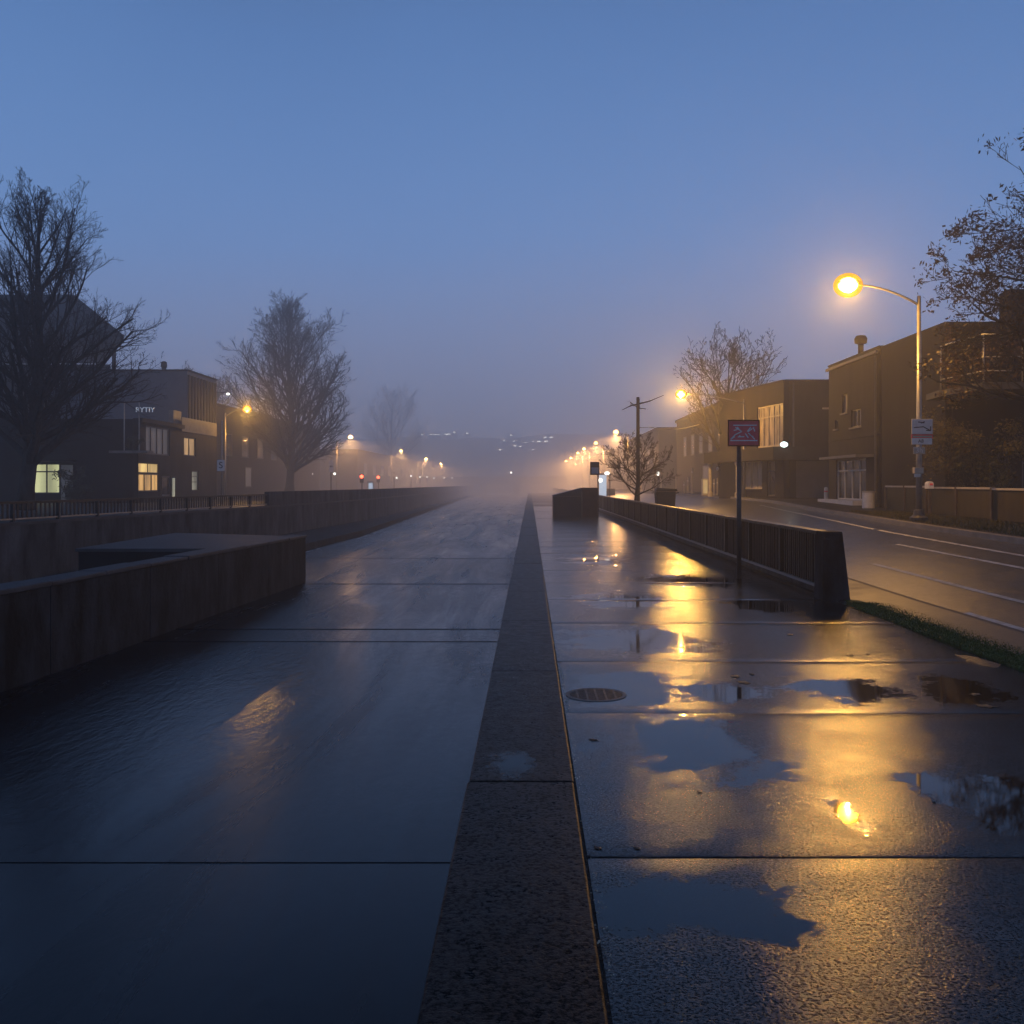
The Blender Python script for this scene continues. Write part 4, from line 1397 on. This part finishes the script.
# ------------------------------------------------------------------ trees
def grow(trunk_mb, crown_mb, base, height, spread, r0, seed, limbs, start=.18, up=.75, form='cone', sub=11, twigs=6, leafs=None, lean=(0, 0), tw=.007, topfork=1, droop=0.0):
    rr = random.Random(seed)
    bx_, by_, bz_ = base

    def axis(t):
        return Vector((bx_ + lean[0] * t + .25 * spread * .1 * math.sin(t * 7 + seed), by_ + lean[1] * t + .02 * spread * math.sin(t * 5), bz_ + height * t))

    n = 14
    trunk_mb.tube([axis(i / n) for i in range(n + 1)], [max(.012, r0 * (1 - i / n) ** .8 * (1.35 if i == 0 else 1)) for i in range(n + 1)], 8)

    def env(t):
        if form == 'cone':
            return spread * max(.07, (1 - max(0, (t - .15) / .85) ** 1.35)) * min(1, .6 + t * 2)
        if form == 'oval':
            return spread * math.sqrt(max(.02, 1 - ((t - .48) / .54) ** 2))
        return spread

    def branch(p, dirv, length, rad, level):
        segs = 5 if level < 2 else 3
        pts = [p]
        d = dirv.normalized()
        for i in range(segs):
            d = (d + Vector((rr.gauss(0, .13), rr.gauss(0, .13), (.10 * up if level < 2 else .03) - droop + rr.gauss(0, .09)))).normalized()
            pts.append(pts[-1] + d * (length / segs))
        rads = [max(tw * .75, rad * (1 - .75 * i / segs)) for i in range(segs + 1)]
        (trunk_mb if level == 0 else crown_mb).tube(pts, rads, 6 if level == 0 else 3, cap=False)
        if level >= 3:
            if leafs and rr.random() < leafs[0]:
                for _ in range(leafs[1]):
                    c = pts[-1] + Vector((rr.gauss(0, 1), rr.gauss(0, 1), rr.gauss(0, 1))) * leafs[3]
                    s = leafs[2] * rr.uniform(.5, 1.2)
                    a = Vector((rr.gauss(0, 1), rr.gauss(0, 1), rr.gauss(0, 1))).normalized() * s
                    b = a.orthogonal().normalized() * s * .6
                    leafs[4].add([c - a, c + b, c + a, c - b], [(0, 1, 2, 3)])
            return
        cnt = (sub, twigs, 4)[level]
        if level == 0:
            cnt = max(4, int(cnt * min(1.0, length / (height * .2))))
        for k in range(cnt):
            t = .22 + .78 * (k + rr.random()) / cnt
            i = min(segs - 1, int(t * segs))
            q = pts[i].lerp(pts[i + 1], t * segs - i)
            dd = (pts[i + 1] - pts[i]).normalized()
            side = Vector((rr.gauss(0, 1), rr.gauss(0, 1), rr.gauss(.15, .7)))
            side = (side - dd * side.dot(dd)).normalized()
            ang = rr.uniform(.45, .85)
            nd = dd * math.cos(ang) + side * math.sin(ang)
            ln = length * (.55, .5, .5)[level] * (1 - .55 * t) * rr.uniform(.8, 1.3)
            branch(q, nd, ln, max(tw, rads[i] * .5), level + 1)

    for k in range(limbs):
        t = start + (.97 - start) * ((k + rr.random() * .8) / limbs) ** 1.4
        az = k * 2.4 + rr.uniform(-.5, .5)
        e = env(t)
        el = up * (0.55 + .75 * t) + rr.uniform(-.12, .12)
        dv = Vector((math.cos(az) * math.cos(el), math.sin(az) * math.cos(el), math.sin(el)))
        ln = min(e / max(.3, math.cos(el)) * rr.uniform(.8, 1.12), height * .62)
        ln = min(ln, height * (1.06 - t) / max(.35, math.sin(el)) + .4)
        branch(axis(t), dv, ln, max(.02, r0 * (1 - t) * .5 + .015), 0)


def tree(name, label, base, cat='tree', leaf=None, group=None, **kw):
    r = thing(name, base, label, cat, group)
    a, b = MB(), MB()
    lf = None
    if leaf:
        lf = MB()
        kw['leafs'] = (*leaf[0], lf)
    grow(a, b, base, **kw)
    a.build('trunk', M['bark'], r, smooth=True)
    b.build('crown', M['twig'], r)
    if lf and lf.f:
        lf.build('leaves', leaf[1], r)
    return r


d = 40
tree('bare_tree', 'tall bare tree with ascending limbs in front of the dark pavilion', (at(27, 0, d).x, d, .6), lean=(.75, 0), height=13.4, spread=4.6, r0=.34, seed=5, limbs=44, start=.13, up=.85, form='cone', sub=12, twigs=8, tw=.007)
d = 92
tree('bare_tree', 'broad bare tree, half veiled by mist, beside the large amber lamp of the opposite bank', (at(290, 0, d).x, d, .6), height=17.6, spread=6.3, r0=.42, seed=12, limbs=52, start=.12, up=.95, form='cone', sub=13, twigs=8, tw=.012)
d = 190
tree('bare_tree', 'ghostly bare tree almost lost in fog beyond the misty one', (at(392, 0, d).x, d, .6), height=19.0, spread=7.2, r0=.4, seed=20, limbs=34, start=.12, up=1.0, form='cone', sub=9, twigs=6, tw=.014)
d = 104
tree('bare_tree', 'hazy bare tree over the roof of the brown building of the opposite bank', (at(232, 0, d).x - 3, d, .6), height=11, spread=4.0, r0=.35, seed=27, limbs=34, start=.15, up=.85, form='oval', sub=10, twigs=7, tw=.022)
d = 59
tree('street_tree', 'big spreading bare street tree whose trunk stands beside the shop', (at(727, 0, d).x, d, zf(d)), height=8.2, spread=3.7, r0=.24, seed=33, limbs=22, start=.24, up=.8, form='round', sub=9, twigs=6, tw=.014)
d = 43.5
tree('street_tree', 'small round bare tree behind the bar fence at the utility pole', (at(636, 0, d).x + .02, d, zn(d)), height=2.9, spread=1.75, r0=.07, seed=41, limbs=16, start=.3, up=.62, form='round', sub=9, twigs=6, tw=.008)
# leafy tree reaching in from the edge
d = 21
tree('brown_leaved_tree', 'tree with clumps of withered brown leaves reaching over the balcony building', (12.5, d, .62), height=7.2, spread=3.1, r0=.2, seed=52, limbs=24, start=.36, up=.32, form='round', sub=10, twigs=6, tw=.007, leaf=((.26, 9, .06, .09), M['leaf_brown']))

# utility pole with a twiggy top and a wire
d = 43.9
x = at(638, 0, d).x
up_ = thing('utility_pole', (x, d, zn(d)), 'timber utility pole with a ragged crossarm rising through the small bare tree', 'utility pole')
MB().tube([(x, d, zn(d)), (x, d, at(0, 397, d).z)], [.1, .075], 8).build('pole', M['timber'], up_)
ca = MB()
ca.tube([at(622, 410, d), at(630, 406, d), at(638, 404, d), at(650, 401, d), at(664, 395, d)], [.02, .03, .045, .03, .015], 5)
ca.tube([at(630, 402, d), at(638, 408, d), at(646, 409, d)], .025, 5)
for i in range(16):
    a = at(638 + rnd.uniform(-12, 14), 405 + rnd.uniform(-4, 5), d)
    ca.tube([a, a + Vector((rnd.uniform(-.25, .25), rnd.uniform(-.2, .2), rnd.uniform(-.25, .3)))], [.012, .006], 4)
ca.build('crossarm', M['timber'], up_)
wr = MB()
A_, B_ = at(648, 427, d), at(699, 424.5, 56)
wp = [Vector((x, d, at(0, 428, d).z))] + [A_.lerp(B_, i / 10) - Vector((0, 0, .18 * math.sin(PI * i / 10))) for i in range(11)]
wr.tube(wp, .022, 5)
w_ = thing('overhead_wire', (A_.x, A_.y, A_.z), 'lit overhead wire running from the utility pole towards the second lamp', 'wire')
wr.build('cable', M['offwhite'], w_)


# ------------------------------------------------------------------ shrubs
def shrub(name, label, c, r, n, leafm, seed, leaf=.05, clumps=14):
    rr = random.Random(seed)
    o = thing(name, (c[0], c[1], c[2] - r[2]), label, 'shrub')
    mb, st = MB(), MB()
    base = Vector((c[0], c[1], c[2] - r[2]))
    for k in range(clumps):
        v = Vector((rr.gauss(0, .5), rr.gauss(0, .5), rr.gauss(0, .5)))
        cc = Vector((c[0] + v.x * r[0], c[1] + v.y * r[1], c[2] + v.z * r[2]))
        st.tube([base + Vector((rr.gauss(0, .05), rr.gauss(0, .05), 0)), (base + cc) / 2 + Vector((rr.gauss(0, .06), 0, .05)), cc], [.02, .012, .006], 4)
        s0 = rr.uniform(.18, .34) * min(r)
        for _ in range(n // clumps):
            p_ = cc + Vector((rr.gauss(0, 1), rr.gauss(0, 1), rr.gauss(0, 1))) * s0
            a = Vector((rr.gauss(0, 1), rr.gauss(0, 1), rr.gauss(0, 1))).normalized() * leaf * rr.uniform(.6, 1.3)
            b = a.orthogonal().normalized() * leaf * .45
            mb.add([p_ - a, p_ + b, p_ + a, p_ - b], [(0, 1, 2, 3)])
    mb.build('foliage', leafm, o)
    st.build('stem', M['bark'], o)
    return o


shrub('balcony_shrub', 'orange-brown shrub spilling from the corner of the balcony', (13.1, 28.6, 5.3), (.55, .9, .75), 2600, M['leaf_brown'], 61, clumps=22)
shrub('balcony_shrub', 'dark shrub behind the balcony railing, next to the orange-brown one', (15.2, 28.2, 5.2), (.9, .5, .6), 1500, M['leaf_brown'], 62, clumps=16)
shrub('wall_shrub', 'olive shrub with lamp-lit leaf tips below the balcony corner', (12.95, 29.6, 3.0), (.8, .6, 1.0), 2600, M['leaf_olive'], 63, clumps=24)
shrub('wall_shrub', 'dark tangled shrub under the middle of the balcony', (14.0, 29.0, 2.4), (.8, .6, 1.1), 2400, M['leaf_dark'], 64, clumps=24)
shrub('wall_shrub', 'yellowish shrub under the balcony near the door', (14.6, 28.0, 3.1), (.6, .5, .7), 1500, M['leaf_olive'], 65, clumps=16)
shrub('garden_shrub', 'pale glossy shrub below the greenish shop window', (at(70, 0, 53).x, 53, 1.3), (.7, .6, .7), 1500, M['leaf_dark'], 66, leaf=.07, clumps=16)
shrub('balcony_shrub', 'grey potted plant on the ledge of the brown corner building', (XL - .1, y0 - .45, zb0 + .45), (.5, .3, .4), 700, M['leaf_dark'], 67, leaf=.06, clumps=10)

# ------------------------------------------------------------------ bins, shelter, bollards along the road
d = 39
c = at(665.5, 0, d)
z0 = zn(d) + .05
r = thing('wheeled_bin', (c.x, d, z0), 'black wheeled bin with an overhanging lid behind the bar fence', 'bin')
MB().add([(c.x - .36, d - .3, z0 + .12), (c.x + .33, d - .3, z0 + .12), (c.x + .33, d + .3, z0 + .12), (c.x - .36, d + .3, z0 + .12), (c.x - .42, d - .36, z0 + 1.12), (c.x + .38, d - .36, z0 + 1.12), (c.x + .38, d + .36, z0 + 1.12), (c.x - .42, d + .36, z0 + 1.12)],
         [(0, 3, 2, 1), (4, 5, 6, 7), (0, 1, 5, 4), (1, 2, 6, 5), (2, 3, 7, 6), (3, 0, 4, 7)]).build('body', M['bin_black'], r, bevel=.03)
MB().add([(c.x - .44, d - .38, z0 + 1.125), (c.x + .46, d - .38, z0 + 1.125), (c.x + .46, d + .38, z0 + 1.125), (c.x - .44, d + .38, z0 + 1.125), (c.x - .38, d - .3, z0 + 1.28), (c.x + .42, d - .3, z0 + 1.24), (c.x + .42, d + .3, z0 + 1.24), (c.x - .38, d + .3, z0 + 1.28)],
         [(0, 3, 2, 1), (4, 5, 6, 7), (0, 1, 5, 4), (1, 2, 6, 5), (2, 3, 7, 6), (3, 0, 4, 7)]).build('lid', M['bin_black'], r, bevel=.03)
for s in (-1, 1):
    wq = MB()
    wq.tube([(c.x + s * .34 - .03, d + .3, z0 + .12), (c.x + s * .34 + .03, d + .3, z0 + .12)], .12, 12)
    wq.build('wheel', M['bin_black'], r)
MB().tube([(c.x + .40, d - .25, z0 + 1.05), (c.x + .50, d - .25, z0 + 1.08), (c.x + .50, d + .25, z0 + 1.08), (c.x + .40, d + .25, z0 + 1.05)], .02, 6).build('handle', M['bin_black'], r)

d = 72
q = at(602.5, 0, d)
z0 = zn(d) + .1
r = thing('bus_shelter', (q.x, d, z0), 'small lit shelter with a cold glowing panel beyond the stop sign', 'shelter')
MB().box(q.x - .25, q.x + .3, d, d + .1, z0 - .1, at(0, 475, d).z).build('lit_panel', M['cool_panel'], r)
MB().box(q.x - .35, q.x + .75, d - .25, d + 1.2, at(0, 474.6, d).z, at(0, 473.6, d).z).build('roof', M['pole_dark'], r)
MB().tube([(q.x + .65, d + 1.1, z0 - .1), (q.x + .65, d + 1.1, at(0, 474.7, d).z)], .04, 6).build('post', M['pole_dark'], r)
MB().ellipsoid(at(607, 473.2, d - .4), (.2, .12, .13), 10, 6).build('lamp', M['white_light'], r, smooth=True)
MB().ellipsoid(at(600.5, 480.3, d - .2), (.16, .1, .16), 10, 6).build('lamp', M['white_light'], r, smooth=True)
d = 84
q = at(610.5, 0, d)
r = thing('utility_cabinet', (q.x, d, zn(d)), 'low grey cabinet on the verge between shelter and small tree', 'cabinet')
MB().box(q.x - .4, q.x + .4, d, d + .5, zn(d), at(0, 489.4, d).z).build('body', M['shutter'], r, bevel=.02)
MB().box(q.x - .43, q.x + .43, d - .03, d + .53, at(0, 489.4, d).z + .002, at(0, 489, d).z + .03).build('top', M['concrete'], r)
d = 60.8
q = at(705, 0, d)
r = thing('lit_cabinet', (q.x, d, zf(d)), 'warm glowing upright cabinet on the pavement near the big bare street tree', 'cabinet')
zt_, zb1 = at(0, 478.7, d).z, zf(d)
MB().box(q.x - .16, q.x + .22, d, d + .5, zb1, zt_).build('body', M['offwhite'], r, bevel=.02)
MB().box(q.x - .12, q.x + .16, d - .03, d - .003, zb1 + .15, zt_ - .08).build('lit_panel', M['warm_box'], r)

blist = [(641, 478, 100), (651, 478, 88), (653.5, 479, 92), (661, 478, 84), (676, 475, 80), (684, 481, 74), (688, 477, 74), (692, 468, 72), (714, 479, 63), (717.5, 478, 63), (721.5, 472, 62)]
for i, (x, yt, d) in enumerate(blist):
    q = at(x, yt, d)
    xx = max(q.x, xf(d) + .35)
    r = thing('bollard', (xx, d, zf(d)), f'slender pale lamp-lit post on the misty pavement, number {i + 1} from the shelter side' if False else 'slender pale lamp-lit post in the row along the misty pavement', 'bollard', 'pale posts along the misty pavement')
    MB().lathe((xx, d, zf(d)), [(.09, 0), (.09, .08), (.055, .1), (.055, q.z - zf(d) - .1), (.07, q.z - zf(d) - .06), (.03, q.z - zf(d))], 10).build('post', M['offwhite'], r)
    MB().lathe((xx, d, q.z - .35), [(.062, 0), (.062, .08)], 10).build('band', M['sign_white'], r)
for (x, y, d, lab) in [(658, 473.5, 82, 'bright white post lamp among the pale posts of the misty pavement'), (718.5, 463, 58, 'pale globe lamp cluster hanging beside the big street tree trunk')]:
    q = at(x, y, d)
    xx = max(q.x, xf(d) + .3) if x < 700 else q.x
    r = thing('post_lamp', (xx, d, zf(d)), lab, 'lamp')
    MB().tube([(xx, d, zf(d)), (xx, d, q.z - .1)], .045, 8).build('post', M['pole_dark'], r)
    MB().ellipsoid((xx, d, q.z), (.12, .12, .2), 10, 8).build('lens', M['white_light'] if x < 700 else M['curtain'], r, smooth=True)
    if x > 700:
        for (dx, dz) in [(.2, .35), (-.05, -.35), (.02, .15)]:
            MB().ellipsoid((xx + dx, d, q.z + dz), (.1, .1, .13), 8, 6).build('lens', M['sign_white'], r, smooth=True)

# ------------------------------------------------------------------ small things on the sidewalk
q = onz(596, 694, 0)
r = thing('drain_cover', (q.x, q.y, 0), 'round cast iron drain grate in a pale ring set in the sidewalk', 'drain')
mb = MB()
ri, ro = .215, .245
vs, fs = [], []
n = 40
for k in range(n):
    a = 2 * PI * k / n
    for rr_, z in ((ri, -.008), (ri, -.0015), (ro, -.0015), (ro, -.01)):
        vs.append((q.x + rr_ * math.cos(a), q.y + rr_ * math.sin(a), z))
for k in range(n):
    for j in range(3):
        fs.append((k * 4 + j, k * 4 + j + 1, ((k + 1) % n) * 4 + j + 1, ((k + 1) % n) * 4 + j))
mb.add(vs, fs)
mb.build('ring', M['concrete_pale'], r)
gr_ = MB()
gr_.lathe((q.x, q.y, -.0), [(.214, -.009), (.214, -.0065)], 32)
gr_.build('pit_shade', M['sign_ink'], r)  # flat black disc painted in for the shade under the grate
g2 = MB()
for i in range(-6, 7):
    y_ = i * .031
    hw = math.sqrt(max(0, .21 ** 2 - y_ ** 2))
    g2.box(q.x - hw, q.x + hw, q.y + y_ - .008, q.y + y_ + .008, -.006, -.002)
for i in range(-2, 3):
    x_ = i * .075
    hw = math.sqrt(max(0, .21 ** 2 - x_ ** 2))
    g2.box(q.x + x_ - .008, q.x + x_ + .008, q.y - hw, q.y + hw, -.0059, -.0025)
g2.build('grate', M['iron'], r)

# grit along the joint of the coping
gt = MB()
rg = random.Random(77)
for i in range(420):
    y_ = rg.choice([rg.uniform(3.2, 6.2), rg.uniform(6.5, 9.5), rg.uniform(2, 14)])
    x_ = .272 + abs(rg.gauss(0, .018)) * (1 if rg.random() < .8 else -1)
    s = rg.uniform(.002, .006)
    z_ = -.004
    gt.add([(x_ - s, y_ - s, z_), (x_ + s, y_ - s * .6, z_), (x_ + s * .7, y_ + s, z_), (x_ - s * .8, y_ + s * .8, z_), (x_ + s * .1, y_, z_ + s * .8)], [(0, 1, 4), (1, 2, 4), (2, 3, 4), (3, 0, 4)])
tag(gt.build('grit', M['pebble']), kind='stuff')

# soil and litter by the corner of the grass
rs = random.Random(8)
sl_ = MB()
c = onz(965, 661, 0)
ring = []
for k in range(18):
    a = 2 * PI * k / 18
    ring.append((c.x + .13 + .2 * math.cos(a) * rs.uniform(.5, 1.3), c.y + .45 * math.sin(a) * rs.uniform(.5, 1.3), -.012))
sl_.add(ring + [(c.x + .13, c.y, .03)], [(k, (k + 1) % 18, 18) for k in range(18)])
tag(sl_.build('soil_patch', M['soil']), kind='structure')
lv = MB()


def slab_z(x, y):
    for a, b, amp, tx, ty in SLABS:
        if a <= y <= b:
            u, w_ = (y - a) / (b - a), (x - X0) / (X1 - X0)
            return -amp * math.sin(PI * u) + tx * (w_ - .5) * 3 + ty * (u - .5) * 2
    return 0


def leaf_at(name, x, y, s, rot, label):
    c = onz(x, y, 0)
    z = slab_z(c.x, c.y) + .001
    r = thing(name, (c.x, c.y, z), label, 'leaf', 'wet fallen leaves on the sidewalk')
    pts = []
    for k in range(14):
        a = 2 * PI * k / 14
        rr_ = s * (1 + .28 * math.cos(5 * a)) * rs.uniform(.85, 1.15)
        px_, py_ = rr_ * math.cos(a), rr_ * .7 * math.sin(a)
        pts.append((c.x + px_ * math.cos(rot) - py_ * math.sin(rot), c.y + px_ * math.sin(rot) + py_ * math.cos(rot), z + .0005 + .004 * rs.random()))
    MB().add(pts + [(c.x, c.y, z + .006)], [(k, (k + 1) % 14, 14) for k in range(14)]).build('blade', M['soil'], r)
    MB().tube([(c.x, c.y, z + .004), (c.x + s * 1.5 * math.cos(rot), c.y + s * 1.5 * math.sin(rot), z + .002)], .002, 4).build('stem', M['soil'], r)


for (x, y, s) in [(593, 740, .032), (598, 849, .022), (637, 849, .018), (640, 658, .02), (850, 655, .05), (868, 654, .03), (735, 676, .05), (744, 682, .06), (752, 674, .03), (934, 802, .012), (700, 792, .015), (560, 662, .02), (975, 694, .05), (985, 706, .07), (790, 634, .05)]:
    leaf_at('fallen_leaf', x, y, s, rs.uniform(0, 6), 'dark wet fallen leaf lying on the sidewalk slabs')

# ------------------------------------------------------------------ world: thin fog everywhere
W = bpy.data.worlds.new('World')
S.world = W
W.use_nodes = True
nt = W.node_tree
bg = nt.nodes.get('Background')
st = N(nt, 'ShaderNodeTexSky')
st.sky_type = 'NISHITA'
st.sun_disc = False
st.sun_elevation = math.radians(-2)
st.sun_rotation = math.radians(200)
L(nt, st.outputs[0], bg.inputs['Color'])
bg.inputs['Strength'].default_value = 0.1
vsn = N(nt, 'ShaderNodeVolumeScatter')
vsn.inputs['Color'].default_value = (1, 1, 1, 1)
vsn.inputs['Density'].default_value = 0.009
vsn.inputs['Anisotropy'].default_value = 0.8
# the mist thickens down the canal and thins out above the roofs
gw = N(nt, 'ShaderNodeNewGeometry')
sw_ = N(nt, 'ShaderNodeSeparateXYZ')
L(nt, gw.outputs['Position'], sw_.inputs[0])


def sstep(src, a, b, lo, hi):
    n = N(nt, 'ShaderNodeMapRange', interpolation_type='SMOOTHSTEP')
    L(nt, src, n.inputs['Value'])
    for k, v in (('From Min', a), ('From Max', b), ('To Min', lo), ('To Max', hi)):
        n.inputs[k].default_value = v
    return n.outputs['Result']


far_ = sstep(sw_.outputs[1], 30, 150, 0.0027, 0.0150)
high_ = sstep(sw_.outputs[2], 6, 55, 1.0, 0.12)
dens = math_n(nt, 'MULTIPLY', far_, high_)
L(nt, dens, vsn.inputs['Density'])
mist_glow = N(nt, 'ShaderNodeEmission')          # self-glow added to the mist, standing in for repeated scattering
mist_glow.inputs['Color'].default_value = (.050, .048, .066, 1)
L(nt, dens, mist_glow.inputs['Strength'])
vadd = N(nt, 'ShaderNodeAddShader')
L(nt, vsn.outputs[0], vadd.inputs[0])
L(nt, mist_glow.outputs[0], vadd.inputs[1])
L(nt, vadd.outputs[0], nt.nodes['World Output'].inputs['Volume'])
W.cycles.volume_step_size = 32.0
S.cycles.volume_max_steps = 16

# ------------------------------------------------------------------ camera and render settings
cam = bpy.data.cameras.new('camera')
cam.sensor_width = 36
cam.lens = 36 * F / 1024
cam.shift_x = -(CX - 512) / 1024
cam.shift_y = -(512 - HY) / 1024
cam.clip_end = 2000
cam.clip_start = .05
co = bpy.data.objects.new('camera', cam)
COL.objects.link(co)
co.location = (0, 0, H)
co.rotation_euler = (PI / 2, 0, 0)
S.camera = co
S.render.resolution_x = S.render.resolution_y = 1024
S.view_settings.view_transform = 'Standard'
S.view_settings.look = 'None'
S.view_settings.exposure = 0
S.view_settings.gamma = 1
S.render.engine = 'CYCLES'
c = S.cycles
c.max_bounces = 5
c.use_adaptive_sampling = True
c.adaptive_threshold = 0.02
c.time_limit = 900
c.adaptive_min_samples = 20
c.diffuse_bounces = 1
c.glossy_bounces = 2
c.volume_bounces = 1
c.transparent_max_bounces = 8
c.sample_clamp_indirect = 4
c.sample_clamp_direct = 0
c.use_denoising = True
c.denoiser = 'OPENIMAGEDENOISE'
c.caustics_reflective = False
c.caustics_refractive = False
